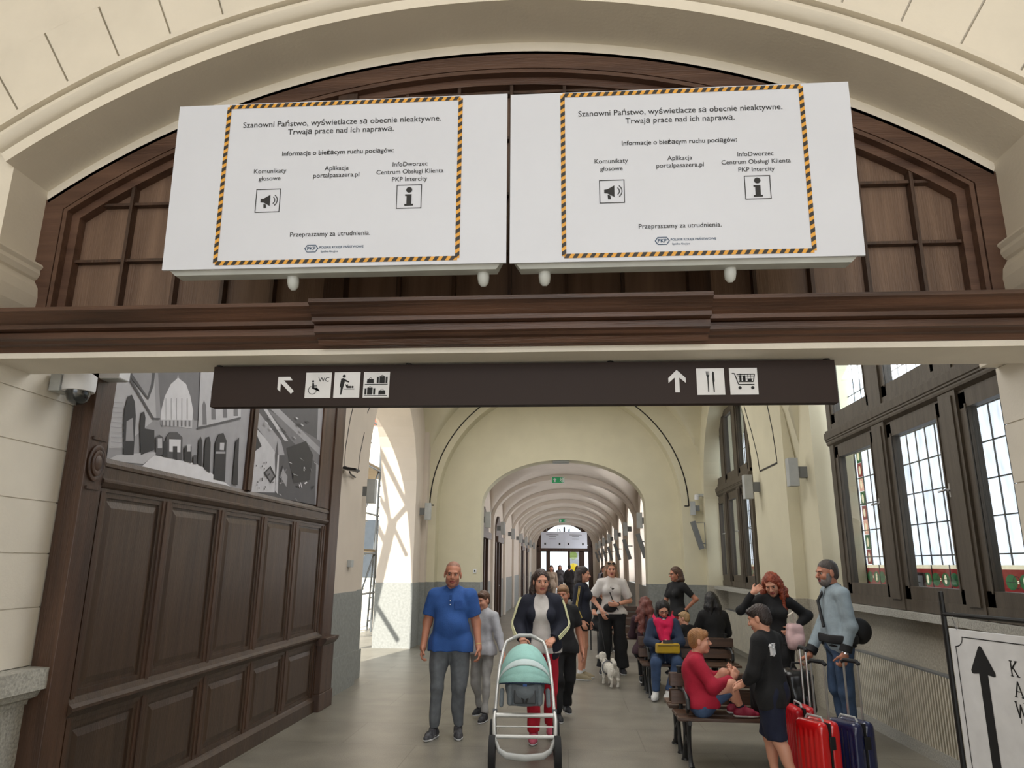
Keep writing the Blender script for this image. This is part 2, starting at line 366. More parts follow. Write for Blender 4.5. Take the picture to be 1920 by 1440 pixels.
gr = MB(); groove(gr, [(11.56, 4.9), (11.23, 4.57), (10.9, 4.15), (10.73, 3.72), (10.64, 3.3), (10.63, 3.22), (11.6, 3.22), (11.65, 3.43)], .026, 3.098, -.004)
groove(gr, [(11.62, 3.3), (11.68, 3.5), (11.92, 3.92), (12.28, 4.43)], .024, 3.098, -.004)
struct(gr.build('trim_right_line', BLACKLINE))
sl = MB().use(GRANITE)
for a, b in ((4.4, 9.5), (12.1, 16.3)): sl.bx(3.33 if a < 9 else 3.2, 4.05, a, b, SZ - .07, SZ)
struct(sl.build('trim_sills', None))
# ---- vault of the first bays, end wall with the corridor arch
def vault(name, x0, x1, y0, y1, cxv, rx, rz, zs, cyv, ry, rz2, nx, ny, M):
    mb = MB(); vs = []
    for j in range(ny + 1):
        for i in range(nx + 1):
            x = x0 + (x1 - x0) * i / nx; y = y0 + (y1 - y0) * j / ny
            a = 1 - ((x - cxv) / rx) ** 2; b = 1 - ((y - cyv) / ry) ** 2
            z = max(zs + rz * math.sqrt(max(0, a)), zs + rz2 * math.sqrt(max(0, b)))
            vs.append((x, y, z))
    q = nx + 1; n = len(vs)
    fs = [(j * q + i, j * q + i + 1, (j + 1) * q + i + 1, (j + 1) * q + i) for j in range(ny) for i in range(nx)]
    mb.add(vs, fs); o = mb.build(name, M, smooth=True); struct(o)
    s = o.modifiers.new('thickness', 'SOLIDIFY'); s.thickness = .12; s.offset = 1 if o.data.polygons[0].normal.z > 0 else -1
    return o
vault('ceiling_near_vault', -3.45, 3.5, 4.0, 10.3, -.1, 3.35, 3.35, 3.1, 7.0, 3.1, 3.3, 60, 60, YELLOW)
vault('ceiling_second_vault', -3.45, 3.5, 10.3, 16.7, -.1, 3.38, 3.38, 3.06, 13.6, 3.2, 3.3, 80, 70, YELLOW)
CC = -.19
def semi(r, n=40, zc=3.06): return [(CC - r * math.cos(PI * i / n), zc + r * math.sin(PI * i / n)) for i in range(n + 1)]
ew = MB()
rib = [(-3.5, DZ), (-3.5, 7), (3.5, 7), (3.5, DZ), (CC + 2.83, DZ)] + list(reversed(semi(2.83))) + [(CC - 2.83, DZ)]
ew.use(YELLOW).prism(rib, 'y', 16.6, 17.1)
EC, EA, EZ, EB = -.07, 1.93, 3.08, 1.1
ew.prism(arch_poly(-3.6, 3.6, DZ, 6.9, [(EC, EA, EZ, EB, 0)], 36), 'y', 17.0, 17.5)
ew.use(DADO)
for a, b in ((-3.6, EC - EA), (EC + EA, 3.6)): ew.bx(a, b, 16.985, 17.51, 0, DZ)
for a, b in ((-3.5, CC - 2.82), (CC + 2.82, 3.5)): ew.bx(a, b, 16.585, 17.1, 0, DZ)
struct(ew.build('wall_end', None))
bl = MB(); P = [(CC + 2.985 * math.cos(PI - PI * i / 60), 3.06 + 2.985 * math.sin(PI * i / 60)) for i in range(61)]
P = [(P[0][0] + .1, 3.06)] + P + [(P[-1][0] - .1, 3.06)]
for i in range(len(P) - 1):
    a, b = Vector((P[i][0], 0, P[i][1])), Vector((P[i + 1][0], 0, P[i + 1][1])); t = (b - a).normalized(); n = Vector((-t.z, 0, t.x)) * .014
    q = [a + n, b + n, b - n, a - n]; bl.add([(v.x, 16.6, v.z) for v in q] + [(v.x, 16.595, v.z) for v in q], [(0, 1, 2, 3), (4, 5, 6, 7), (0, 1, 5, 4), (2, 3, 7, 6)])
struct(bl.build('trim_end_line', BLACKLINE))
# ---- long corridor: walls, ribs, vault bays, far entrance
KC, KW = -.07, 2.2
NB, BL = 7, 4.3
CORR = BEIGE
Y0 = 17.5; Y1 = Y0 + NB * BL
lw, rw = MB(), MB()
def seg_wall(mb, X0, X1, ops):
    mb.use(CORR).prism(arch_poly(Y0, Y1, 0, 4.8, ops, 14), 'x', X0, X1)
DOORS = (0, 1, 4, 5)
lops = [(Y0 + BL * i + 2.3, 1.05, 2.75, .55, 0) for i in DOORS]
seg_wall(lw, KC - KW - .5, KC - KW, lops)
for i in range(len(lops) + 1):
    a, b = (Y0 if i == 0 else lops[i - 1][0] + 1.05), (lops[i][0] - 1.05 if i < len(lops) else Y1); lw.use(DADO).bx(KC - KW - .4, KC - KW + .012, a, b, 0, 1.25)
struct(lw.build('wall_corridor_left', None))
rw.use(CORR).prism(arch_poly(Y0, Y1, 1.2, 4.8, [(Y0 + BL * i + 2.3, 1.25, 2.9, .9, 0) for i in range(NB)], 14), 'x', KC + KW, KC + KW + .5)
rw.use(DADO).bx(KC + KW - .012, KC + KW + .5, Y0, Y1, 0, 1.2)
struct(rw.build('wall_corridor_right', None))
for i in range(NB):
    y = Y0 + i * BL
    vault('ceiling_corridor_%d' % (i + 1), KC - KW, KC + KW, y + .3, y + BL, KC, KW + .02, 1.42, 3.0, y + 2.3, 1.9, 1.3, 36, 28, CORR)
rb = MB().use(CORR)
for i in range(NB + 1):
    y = Y0 + i * BL; ou = [(KC - KW - .2, 3.0), (KC - KW - .2, 4.8), (KC + KW + .2, 4.8), (KC + KW + .2, 3.0)]
    inn = [(KC + (KW - .08) * math.cos(PI * j / 30), 3.0 + 1.27 * math.sin(PI * j / 30)) for j in range(31)]
    rb.prism(ou + inn, 'y', y, y + .5)
    for s in (-1, 1): rb.bx(*sorted((KC + s * (KW - .08), KC + s * (KW + .1))), y, y + .5, 0, 3.0)
struct(rb.build('trim_corridor_ribs', None))
# emissive daylight glass of the corridor windows, dark wood frames
LIT = mat('daylit_frosted_glass', (244, 246, 250), .6, .03, 3, emit=3.2)
for i in range(NB):
    y = Y0 + BL * i + 2.3; wn = MB().use(WFRAME); x = KC + KW + .3
    for yy in (y - 1.22, y - .4, y + .4, y + 1.22): wn.bx(x - .04, x + .04, yy - .05, yy + .05, 1.2, 3.75)
    for z in (1.24, 2.75): wn.bx(x - .045, x + .045, y - 1.25, y + 1.25, z - .06, z + .06)
    fr_ = struct(wn.build('window_%d' % (i + 3), None)); MB().bx(x + .05, x + .06, y - 1.3, y + 1.3, 1.2, 3.9).build('daylit_pane', LIT, fr_)
    if i not in DOORS: continue
    dr = MB().use(WD_V); x = KC - KW - .22
    p = arch_poly(0, 0, 0, 0, []) ; yy0 = Y0 + BL * i + 2.3
    dr.bx(x - .05, x + .2, yy0 - 1.0, yy0 + 1.0, 0, 2.5)
    for a, b in ((yy0 - 1.0, yy0 - .85), (yy0 + .85, yy0 + 1.0), (yy0 - .06, yy0 + .06)): dr.bx(x - .05, x + .27, a, b, 0, 2.5)
    dr.bx(x - .05, x + .34, yy0 - 1.1, yy0 + 1.1, 2.42, 2.6); dr.prism([(yy0 - 1.08, 2.6), (yy0 + 1.08, 2.6), (yy0 + .9, 2.95), (yy0, 3.28), (yy0 - .9, 2.95)], 'x', x - .05, x + .26)
    dd = struct(dr.build('door_%d' % (i + 2), None))
    hb = MB()
    hb.tube([(x + .2, yy0 + .12, 1.05), (x + .26, yy0 + .12, 1.05), (x + .26, yy0 + .24, 1.05)], .012); hb.build('door_handle', STEEL, dd)
# far entrance
fe = MB().use(CORR)
fe.prism(arch_poly(KC - 3, KC + 3, 0, 5, [(KC - .05, 1.85, 2.75, 1.7, 0)], 24), 'y', Y1 + .3, Y1 + .8); struct(fe.build('wall_corridor_end', None))
fd = MB().use(WD_V); y = Y1 + .55; c = KC - .05
fd.prism([(c + 1.88 * math.cos(PI * j / 24), 2.75 + 1.72 * math.sin(PI * j / 24)) for j in range(25)] + [(c + 1.5 * math.cos(PI * j / 24), 3.0 + 1.3 * math.sin(PI * j / 24)) for j in range(24, -1, -1)], 'y', y - .06, y + .06)
fd.bx(c - 1.98, c + 1.98, y - .06, y + .06, 2.55, 2.95)
for a, b in ((-1.98, -1.55), (-1.2, -.95), (.22, .36), (.95, 1.3), (1.55, 1.98)): fd.bx(c + a, c + b, y - .06, y + .06, 0, 2.6)
fd.bx(c - .05, c + .05, y - .05, y + .05, 2.9, 4.15)
for a in (.25, .42): fd.tube([(c, y, 2.95), (c + 1.3 * math.cos(PI * a), y, 2.95 + 1.1 * math.sin(PI * a))], .025); fd.tube([(c, y, 2.95), (c - 1.3 * math.cos(PI * a), y, 2.95 + 1.1 * math.sin(PI * a))], .025)
ent = struct(fd.build('door_1', None))
MB().bx(c - 1.5, c + 1.5, y - .005, y + .005, 2.95, 4.1).build('fanlight_pane', GLASS, ent)
for a, b in ((-1.55, -1.2), (.36, .95), (1.3, 1.55)): MB().bx(c + a, c + b, y - .005, y + .005, .1, 2.55).build('door_pane', GLASS, ent)
# ================================================================ windows of the near bays
LEAD = mat('lead_cames', (60, 62, 66), .5)
LEADGLASS = mat('daylit_leaded_glass', (222, 228, 236), .5, .2, 5, emit=.85, detail=6, stretch=(1, 2.2, .6))
SKYGLASS = mat('skylit_upper_leaded_glass', (226, 234, 244), .5, .07, 4, emit=3, detail=6)
REDG = mat('lit_red_glass', (150, 34, 34), .4, .15, 14, emit=.2); GREENG = mat('lit_green_glass', (40, 110, 62), .4, .15, 14, emit=.2)
CREAMG = mat('lit_cream_glass', (236, 224, 190), .4, .1, 14, emit=.45); PINKG = mat('lit_pale_pink_glass', (200, 150, 130), .4, .2, 14, emit=.6)
def leaded(parent, y0, y1, z0, z1, band=True, arch=False):
    x = 3.98
    g = MB().bx(x, x + .02, y0, y1, z0 + (.28 if band else 0), z1); g.build('leaded_pane', LEADGLASS if band else SKYGLASS, parent)
    ld = MB(); n = max(2, round((y1 - y0) / .215))
    zz0 = z0 + (.28 if band else 0)
    for i in range(n + 1):
        y = y0 + (y1 - y0) * i / n; ld.bx(x - .012, x, y - .005, y + .005, zz0, z1)
    z = zz0 + .1
    while z < z1: ld.bx(x - .013, x, y0, y1, z - .006, z + .006); z += .345
    if band:
        zb = z0 + .02; zt = z0 + .24
        b = MB().use(REDG).bx(x, x + .02, y0, y1, zb, zt)
        b.use(CREAMG).bx(x, x + .02, y0, y1, z0 - .03, zb); b.bx(x, x + .02, y0, y1, zt, zt + .04)
        k = max(1, round((y1 - y0) / .42)); wd = (y1 - y0) / k
        for i in range(k):
            yc = y0 + wd * (i + .5); zc = (zb + zt) / 2; fr = ((x - .004, yc, zc), (0, 1, 0), (0, 0, 1))
            for s in (-1, 1): b.use(GREENG); flat(b, circ(s * .1, 0, .085, 14, ry=.07), fr)
            b.use(CREAMG); flat(b, circ(-.1, 0, .026, 10, ry=.05), ((x - .006, yc, zc), (0, 1, 0), (0, 0, 1)))
            b.use(CREAMG); flat(b, circ(0, 0, .016, 8), ((x - .006, yc, zc), (0, 1, 0), (0, 0, 1)))
            b.use(LEAD); flat(b, ring(0, 0, .05, .057, 0, PI * 1.99, 16), ((x - .007, yc + .02, zc), (0, 1, 0), (0, 0, 1)))
            flat(b, rect(-.17, -.003, .17, .003), ((x - .007, yc, zc), (0, 1, 0), (0, 0, 1)))
            b.bx(x - .01, x, yc - .21 - .004, yc - .21 + .004, z0 - .03, zt + .04)
        if y1 > 10:
            for i in range(9):
                z = zt + .05 + i * .19; b.use((REDG, GREENG, PINKG)[i % 3]).bx(x - .006, x, y1 - .2, y1 - .06, z, z + .185); b.use(CREAMG); flat(b, circ(0, 0, .035, 10, ry=.06), ((x - .008, y1 - .13, z + .09), (0, 1, 0), (0, 0, 1)))
        b.build('ornamental_band', None, parent)
    ld.build('lead_cames', LEAD, parent)
def casement_window(name, label_handles, y0, y1, z0, zt0, zt1, ztop, mull, xf=3.45):
    """y0 far end > y1 near end; mull: list of (ya, yb) mullions"""
    W = MB().use(WFRAME); lo, hi = min(y0, y1), max(y0, y1)
    W.bx(xf - .05, xf + .07, lo, lo + .13, z0, ztop); W.bx(xf - .05, xf + .07, hi - .13, hi, z0, ztop)
    W.bx(xf - .05, xf + .07, lo, hi, z0, z0 + .11)
    # moulded transom
    tp = [(xf + .07, zt0), (xf - .03, zt0), (xf - .03, zt0 + .02), (xf - .07, zt0 + .05), (xf - .075, zt0 + .07), (xf - .075, zt0 + .085), (xf - .085, zt0 + .095), (xf - .085, zt0 + .11), (xf - .095, zt0 + .12), (xf - .1, zt1 - .03), (xf - .08, zt1 - .02), (xf - .08, zt1), (xf + .07, zt1 + .03)]
    W.prism(tp, 'y', lo - .02, hi + .02)
    W.bx(xf - .045, xf + .07, lo, hi, zt1, zt1 + .07)
    edges = [lo + .13] + [v for m_ in sorted(mull) for v in sorted(m_)] + [hi - .13]
    for a, b in [sorted(m_) for m_ in mull]:
        W.bx(xf - .06, xf + .07, a, b, z0, ztop); W.bx(xf - .075, xf - .06, a + .05, b - .05, z0 + .1, zt0)
    root = W.build(name, None)
    struct(root)
    panes = [(edges[i], edges[i + 1]) for i in range(0, len(edges), 2)]
    for a, b in panes:
        for za, zb in ((z0 + .11, zt0), (zt1 + .07, ztop)):
            c = MB(); s = .105
            c.bx(xf - .035, xf + .05, a, a + s, za, zb); c.bx(xf - .035, xf + .05, b - s, b, za, zb); c.bx(xf - .035, xf + .05, a, b, za, za + s + .02); c.bx(xf - .035, xf + .05, a, b, zb - s - .03, zb)
            c.bx(xf - .045, xf - .03, a + s - .02, a + s, za + s, zb - s); c.bx(xf - .045, xf - .03, b - s, b - s + .02, za + s, zb - s)
            cs = c.build('casement', WFRAME, root)
            MB().bx(xf, xf + .006, a + s, b - s, za + s + .02, zb - s).build('window_pane', GLASS, cs)
            if za < 2:
                h = MB(); yh = a + .04; zh = 2.42
                h.bx(xf - .045, xf - .035, yh - .014, yh + .014, zh - .06, zh + .06); h.tube([(xf - .04, yh, zh), (xf - .085, yh, zh), (xf - .085, yh + .11, zh - .005)], .009); h.lathe([(.012, 0), (.016, .01), (.012, .02)], (xf - .05, yh, zh), (-1, 0, 0), 10)
                h.build('window_handle', STEEL, cs, smooth=True)
    return root
w1 = casement_window('window_1', '', 9.36, 4.3, 1.335, 3.22, 3.45, 5.9, [(8.04, 7.73), (6.58, 6.29), (5.2, 4.9)])
for a, b in ((8.95, 10.05), (7.2, 8.72), (5.6, 7.05), (4.4, 5.3)): leaded(w1, a, b, 1.50, 3.33 if a < 9 else 3.3)
for a, b in ((8.95, 10.05), (7.2, 8.72), (5.6, 7.05)): leaded(w1, a, b, 3.62, 5.4, band=False)
MB().bx(3.97, 4.05, 4.3, 10.05, 3.33, 3.62).build('outer_transom', CREAM2, w1)
o = MB().use(CREAM2)
for a, b in ((8.72, 9.0), (7.05, 7.2), (5.3, 5.6), (10.05, 10.1)): o.bx(3.96, 4.06, a, b, 1.3, 5.9)
o.bx(3.96, 4.06, 4.3, 10.1, 1.3, 1.47); o.bx(3.96, 4.06, 4.3, 10.1, 5.4, 5.9)
struct(o.build('wall_outer_tracery', None))
w2 = casement_window('window_2', '', 16.55, 13.4, 1.335, 3.22, 3.45, 5.0, [(15.75, 15.45), (14.55, 14.3)])
for a, b in ((13.5, 14.4), (14.6, 15.6), (15.8, 16.6)): leaded(w2, a, b, 1.5, 4.9)
# ================================================================ fixed furniture of the passage
BOARDW = mat('white_notice_paper', (218, 222, 233), .45, .02, 2, .15, 5)
BOXGREY = mat('pale_grey_housing', (196, 199, 196), .5); YEL = mat('hazard_yellow', (232, 168, 62), .5); INKB = mat('notice_ink', (34, 34, 36), .6); LOGO = mat('railway_blue_ink', (34, 70, 104), .6)
HAZ = mat('hazard_black', (44, 40, 36), .5)
def display(name, label, x0, zb, W, Hh, y=3.2, lean=.045):
    root = thing(name, label, 'information board', (x0, y, zb), 0, 'information boards')
    up = Vector((0, -lean, 1)).normalized(); R = Vector((1, 0, 0)); back = R.cross(up) * -1
    back = Vector((0, 1, lean)).normalized()
    def P(u, v, d=0): return R * (u * W) + up * ((1 - v) * Hh) + back * d
    b = MB()
    def slab(mb, u0, u1, v0, v1, d0, d1): mb.add([P(u, v, d) for d in (d0, d1) for u, v in ((u0, v0), (u1, v0), (u1, v1), (u0, v1))], [(3, 2, 1, 0), (4, 5, 6, 7), (0, 1, 5, 4), (1, 2, 6, 5), (2, 3, 7, 6), (3, 0, 4, 7)])
    slab(b, .012, .988, .015, .985, .012, .06); b.add([P(.012, .985, .012), P(.988, .985, .012), P(.988, .985, .06), P(.012, .985, .06), P(.03, 1.02, .035), P(.97, 1.02, .035), P(.97, 1.02, .11), P(.03, 1.02, .11)], [(0, 1, 5, 4), (4, 5, 6, 7), (0, 4, 7, 3), (1, 2, 6, 5)])
    slab(b, .03, .97, .03, 1.0, .06, .11)
    b.build('housing', BOXGREY, root)
    s = MB(); slab(s, 0, 1, 0, 1, 0, .012); s.build('notice_sheet', BOARDW, root)
    fr = lambda u, v: (P(u, v, -.002), R, up)
    bd = MB(); bw = .022
    u0, u1, v0, v1 = .158, .862, .018, .968
    def stripes(pa, pb, horizontal):
        L = (pb - pa).length; n = int(L / .04); t = (pb - pa) / L; nrm = up if horizontal else R
        for i in range(n):
            a = i * L / n; bb = a + L / n * .52
            bd.use(HAZ).add([pa + t * (a) - nrm * bw / 2, pa + t * bb - nrm * bw / 2, pa + t * min(L, bb + .014) + nrm * bw / 2, pa + t * min(L, a + .014) + nrm * bw / 2], [(0, 1, 2, 3)])
        bd.use(YEL).add([pa - nrm * bw / 2 + back * .001, pb - nrm * bw / 2 + back * .001, pb + nrm * bw / 2 + back * .001, pa + nrm * bw / 2 + back * .001], [(0, 1, 2, 3)])
    stripes(P(u0, v0, -.003), P(u1, v0, -.003), True); stripes(P(u0, v1, -.003), P(u1, v1, -.003), True)
    stripes(P(u0, v1, -.003), P(u0, v0, -.003), False); stripes(P(u1, v1, -.003), P(u1, v0, -.003), False)
    bd.build('hazard_border', None, root)
    t = MB()
    for txt, u, v, wd, bold in (('Szanowni Państwo, wyświetlacze są obecnie nieaktywne.', .505, .135, .60 * W, 0), ('Trwają prace nad ich naprawą.', .505, .188, .32 * W, 0), ('Informacje o bieżącym ruchu pociągów:', .50, .322, .335 * W, 1),
                                ('Komunikaty', .30, .425, .098 * W, 0), ('głosowe', .30, .47, .066 * W, 0), ('Aplikacja', .50, .42, .072 * W, 0), ('portalpasazera.pl', .50, .462, .137 * W, 0),
                                ('InfoDworzec', .718, .41, .103 * W, 0), ('Centrum Obsługi Klienta', .718, .455, .197 * W, 0), ('PKP Intercity', .718, .50, .103 * W, 0), ('Przepraszamy za utrudnienia.', .492, .81, .235 * W, 0)):
        t = MB(); put_text(t, txt, fr(u, v), wd, None, bold); t.build('lettering', INKB, root)
    hs = .037 * W
    for u in (.30, .718):
        k = MB(); o, a, c = fr(u, .605)
        for q in (rect(-hs, -hs, hs, -hs + .004), rect(-hs, hs - .004, hs, hs), rect(-hs, -hs, -hs + .004, hs), rect(hs - .004, -hs, hs, hs)): flat(k, q, (o, a, c))
        if u > .5: break
        o = fr(.30, .605)
        flat(k, [(-.038, -.008), (-.022, -.010), (.012, -.03), (.012, .032), (-.022, .012), (-.038, .010)], o); flat(k, [(-.022, -.016), (-.008, -.022), (-.006, -.04), (-.02, -.04)], o)
        for r in (.02, .033): flat(k, ring(.014, .001, r, r + .0045, -.95, .95, 10), o)
        k.build('loudspeaker_symbol', INKB, root)
    o = fr(.718, .605); flat(k, circ(.0, .036, .0155, 14), o); flat(k, [(-.02, .012), (.013, .012), (.013, -.04), (.022, -.04), (.022, -.05), (-.022, -.05), (-.022, -.04), (-.012, -.04), (-.012, .003), (-.02, .003)], o)
    k.build('information_symbol', INKB, root)
    l = MB(); o = fr(.44, .895)
    for q in ([(-.034, 0), (-.02, .02), (.02, .02), (.034, 0), (.02, -.02), (-.02, -.02)],): 
        for sgn in (1, -1):
            flat(l, [(sgn * -.036, 0), (sgn * -.022, .02), (0, .02), (0, .0165), (sgn * -.02, .0165), (sgn * -.031, 0), (sgn * -.02, -.0165), (0, -.0165), (0, -.02), (sgn * -.022, -.02)], o)
    put_text(l, 'PKP', fr(.44, .894), .042, None, True); put_text(l, 'POLSKIE KOLEJE PAŃSTWOWE', fr(.528, .889), .128 * W, None, True); put_text(l, 'Spółka Akcyjna', fr(.493, .913), .05 * W, None)
    l.build('railway_logo', LOGO, root)
    for u in (.37, .93) if W > 1.7 and x0 < -1 else (.1, .64):
        a = P(u, .5, .1); MB().tube([a, a + Vector((0, .48, 0))], .025, 10).build('wall_arm', BOXGREY, root); c = MB(); a = P(u, .99, .09); c.tube([a + Vector((0, 0, .1)), a, a + Vector((0, .012, -.05)), a + Vector((0, .02, -.075)), a + Vector((0, .025, -.09))], [.03, .03, .03, .026, .012], 12); c.build('support_arm', BOXGREY, root, smooth=True)
    return root
display('information_board', 'left one of the two big white notice boards hung before the wooden lunette', -2.03, 3.175, 1.75, .92)
display('information_board', 'right one of the two big white notice boards hung before the wooden lunette', -.263, 3.172, 1.68, .915)
# small pair at the far end of the corridor
for x0, lb in ((-1.49, 'left of the two small distant notice boards above the far entrance doors'), (-.12, 'right of the two small distant notice boards above the far entrance doors')):
    root = thing('information_board', lb, 'information board', (x0, 43, 2.66), 0, 'distant information boards')
    root.scale = (.82, .82, .86); MB().bx(0, 1.65, 0, .15, 0, 1.1).build('notice_sheet', BOARDW, root)
    t = MB()
    for a, z, wd in ((.82, .9, .9), (.82, .8, .5), (.82, .62, .5)): MB().bx(a - wd / 2, a + wd / 2, -.006, 0, z - .014, z + .014).build('lettering', INKB, root)
    for a in (.3, 1.34): MB().bx(a - .06, a + .06, -.006, 0, .22, .36).build('pictogram', INKB, root)
    MB().tube([(.4, .1, 1.1), (.4, .1, 1.33)], .02).build('hanging_rod', GREYBOX, root); MB().tube([(1.2, .1, 1.1), (1.2, .1, 1.33)], .02).build('hanging_rod', GREYBOX, root)
# hanging direction sign
SIGNB = mat('dark_brown_sign_enamel', (46, 34, 30), .55, .03, spec=.25); PICT = mat('pictogram_white', (224, 224, 226), .5)
sg = thing('direction_sign', 'long dark brown hanging sign with white arrows and pictograms', 'sign', (-.275, 3.77, 2.585))
MB().bx(-1.705, 1.705, -.03, .03, 0, .232).build('sign_panel', SIGNB, sg)
for x in (-1.69, -.595, .525, 1.675):
    r = MB(); r.tube([(x, 0, .232), (x, 0, .247)], .006, 6); r.lathe([(.018, .24), (.018, .245)], (x, 0, 0), (0, 0, 1), 10); r.build('hanging_rod', FRAMEBLACK, sg)
def pict(xc, name, draw, zc=.118, hs=.073):
    tl = MB().bx(xc - hs, xc + hs, -.034, -.03, zc - hs, zc + hs).build('pictogram_tile', PICT, sg)
    k = MB(); draw(k, ((xc, -.0355, zc), (1, 0, 0), (0, 0, 1))); k.build(name, BLACK, tl)
def d_wc(k, o):
    flat(k, circ(-.03, .022, .0065, 10), o); flat(k, [(-.034, .012), (-.024, .012), (-.022, -.002), (-.006, -.002), (-.006, -.007), (-.021, -.007), (-.02, -.014), (-.003, -.014), (.007, -.036), (.013, -.034), (.0, -.019), (-.034, -.019)], o)
    flat(k, ring(-.03, -.028, .0215, .0245, PI * .62, PI * 1.98, 18), o); put_text(k, 'WC', (Vector(o[0]) + Vector((.03, 0, .032)), o[1], o[2]), .062, None, False)
def d_baby(k, o):
    flat(k, circ(-.018, .05, .009, 12), o); flat(k, [(-.034, .036), (-.02, .039), (-.008, .03), (.014, .018), (.012, .012), (-.012, .02), (-.02, -.014), (-.028, -.056), (-.034, -.056), (-.034, -.014), (-.04, -.014)], o)
    flat(k, rect(-.014, -.026, .044, -.022), o); flat(k, [(-.01, .006), (-.002, .0), (.006, .004), (.008, -.006), (.024, -.006), (.026, -.018), (.0, -.018)], o); flat(k, circ(.033, -.012, .0065, 8), o)
def d_lug(k, o):
    for z in (.0, -.065): flat(k, rect(-.064, z, .064, z + .004), o)
    for cx, cz in ((-.034, .008), (.034, -.057)): flat(k, [(cx - .02, cz), (cx + .02, cz), (cx + .018, cz + .024), (cx - .018, cz + .024)], o); flat(k, ring(cx, cz + .023, .007, .0095, .0, PI, 8), o)
    for cx, cz in ((.032, .008), (-.034, -.057)):
        flat(k, rect(cx - .015, cz, cx + .015, cz + .04), o); flat(k, rect(cx - .03, cz, cx - .019, cz + .036), o); flat(k, rect(cx + .019, cz, cx + .03, cz + .036), o); flat(k, ring(cx, cz + .039, .006, .0085, 0, PI, 8), o)
def d_food(k, o):
    flat(k, [(-.023, .056), (-.021, .03), (-.017, .024), (-.016, -.058), (-.011, -.058), (-.010, .024), (-.006, .03), (-.005, .056), (-.009, .056), (-.010, .036), (-.012, .036), (-.013, .056), (-.015, .056), (-.016, .036), (-.018, .036), (-.019, .056)], o)
    flat(k, [(.014, .056), (.02, .05), (.021, .0), (.018, -.004), (.019, -.058), (.013, -.058), (.01, .0), (.009, .045)], o)
def d_cart(k, o):
    def ln(a, b, w=.0035):
        a, b = Vector(a), Vector(b); t = (b - a).normalized(); n = Vector((-t.y, t.x)) * w / 2; flat(k, [a + n, b + n, b - n, a - n], o)
    for a, b in (((-.06, .043), (-.046, .043)), ((-.046, .043), (-.028, -.018)), ((-.028, -.018), (.054, -.018)), ((-.036, .036), (.058, .038)), ((.058, .038), (.05, -.003)), ((.05, -.003), (-.026, -.003))): ln(a, b, .005)
    for z in (.012, .024): ln((-.034, z), (.055, z), .002)
    for x in (-.012, .006, .022, .038): ln((x, -.003), (x, .036), .002)
    flat(k, rect(-.022, .0, -.012, .03), o); flat(k, rect(-.019, .03, -.015, .042), o); flat(k, rect(-.004, .0, .01, .03), o); flat(k, rect(.02, .0, .042, .014), o)
    for x in (-.022, .044): flat(k, circ(x, -.036, .009, 12), o)
for xc, n, d in ((-1.093, 'restroom_symbol', d_wc), (-.93, 'baby_change_symbol', d_baby), (-.764, 'luggage_symbol', d_lug), (1.052, 'restaurant_symbol', d_food), (1.225, 'shopping_symbol', d_cart)): pict(xc, n, d)
a = MB(); o = ((-1.28, -.032, .118), (1, 0, 0), (0, 0, 1))
flat(a, [(-.046, .05), (.022, .05), (.038, .03), (-.012, .03), (.05, -.032), (.034, -.048), (-.028, .014), (-.028, -.036), (-.046, -.02)], o); a.build('arrow', PICT, sg)
a = MB(); o = ((.876, -.032, .122), (1, 0, 0), (0, 0, 1)); flat(a, [(0, .063), (.046, .018), (.046, -.01), (.012, .02), (.012, -.062), (-.012, -.062), (-.012, .02), (-.046, -.01), (-.046, .018)], o); a.build('arrow', PICT, sg)
# left oak panelling with the two photographs
pn = thing('wall_panelling', 'tall dark oak panelling with carved pilaster along the left wall of the passage', 'panelling', (-3.15, 6.9, 0))
def ploc(mb): mb.v = [(x + 3.15, y - 6.9, z) for x, y, z in mb.v]; return mb
xs = -3.07
b = MB(); b.bx(-3.2, -3.10, 4.31, 9.45, 0, 4.6); ploc(b).build('back_panel', WD_P, pn)
pil = MB(); pil.bx(-3.2, -3.055, 4.30, 4.49, 0, 4.6); pil.bx(-3.2, -3.03, 4.295, 4.495, 0, .16)
ploc(pil).build('pilaster', WD_V, pn, bevel=.004)
p2 = MB(); p2.bx(-3.2, -3.03, 9.08, 9.45, 0, 4.6); p2.bx(-3.2, -2.98, 9.0, 9.5, 0, .2); p2.bx(-3.2, -2.99, 9.03, 9.47, .2, .75); p2.prism([(-3.2, .75), (-2.99, .75), (-2.94, .81), (-2.94, .84), (-3.2, .84)], 'y', 9.0, 9.5)
ploc(p2).build('pilaster', WD_V, pn, bevel=.006)
ros = MB(); c = (-3.05, 4.395, 2.36)
for r, t in ((.085, .008), (.06, .016)): ros.lathe([(r, 0), (r, t), (r - .012, t + .004), (r - .02, t)], c, (1, 0, 0), 28)
ros.lathe([(.038, 0), (.038, .014), (.03, .02)], c, (1, 0, 0), 24); ros.v = [(x, y, 2.36 + (z - 2.36) * 1.4) for x, y, z in ros.v]; ploc(ros).build('rosette', WD_V, pn, smooth=True)
for z in (2.20, 2.52): q = MB().bx(-3.056, -3.045, 4.33, 4.46, z - .01, z + .01); ploc(q).build('pilaster_bead', WD_V, pn)
def rail(z0, z1, prof, nm): q = MB().prism([(-3.1 + a, z0 + (z1 - z0) * t) for a, t in prof] + [(-3.15, z1), (-3.15, z0)], 'y', 4.49, 9.08); ploc(q).build(nm, WD_X if False else WD_P, pn)
rail(2.19, 2.41, [(.03, 0), (.03, .1), (.045, .15), (.06, .28), (.06, .34), (.045, .4), (.045, .72), (.055, .75), (.055, .85), (.04, 1)], 'upper_rail')
rail(.77, .92, [(.03, 0), (.035, .2), (.06, .4), (.075, .5), (.075, .62), (.05, .75), (.035, 1)], 'middle_rail')
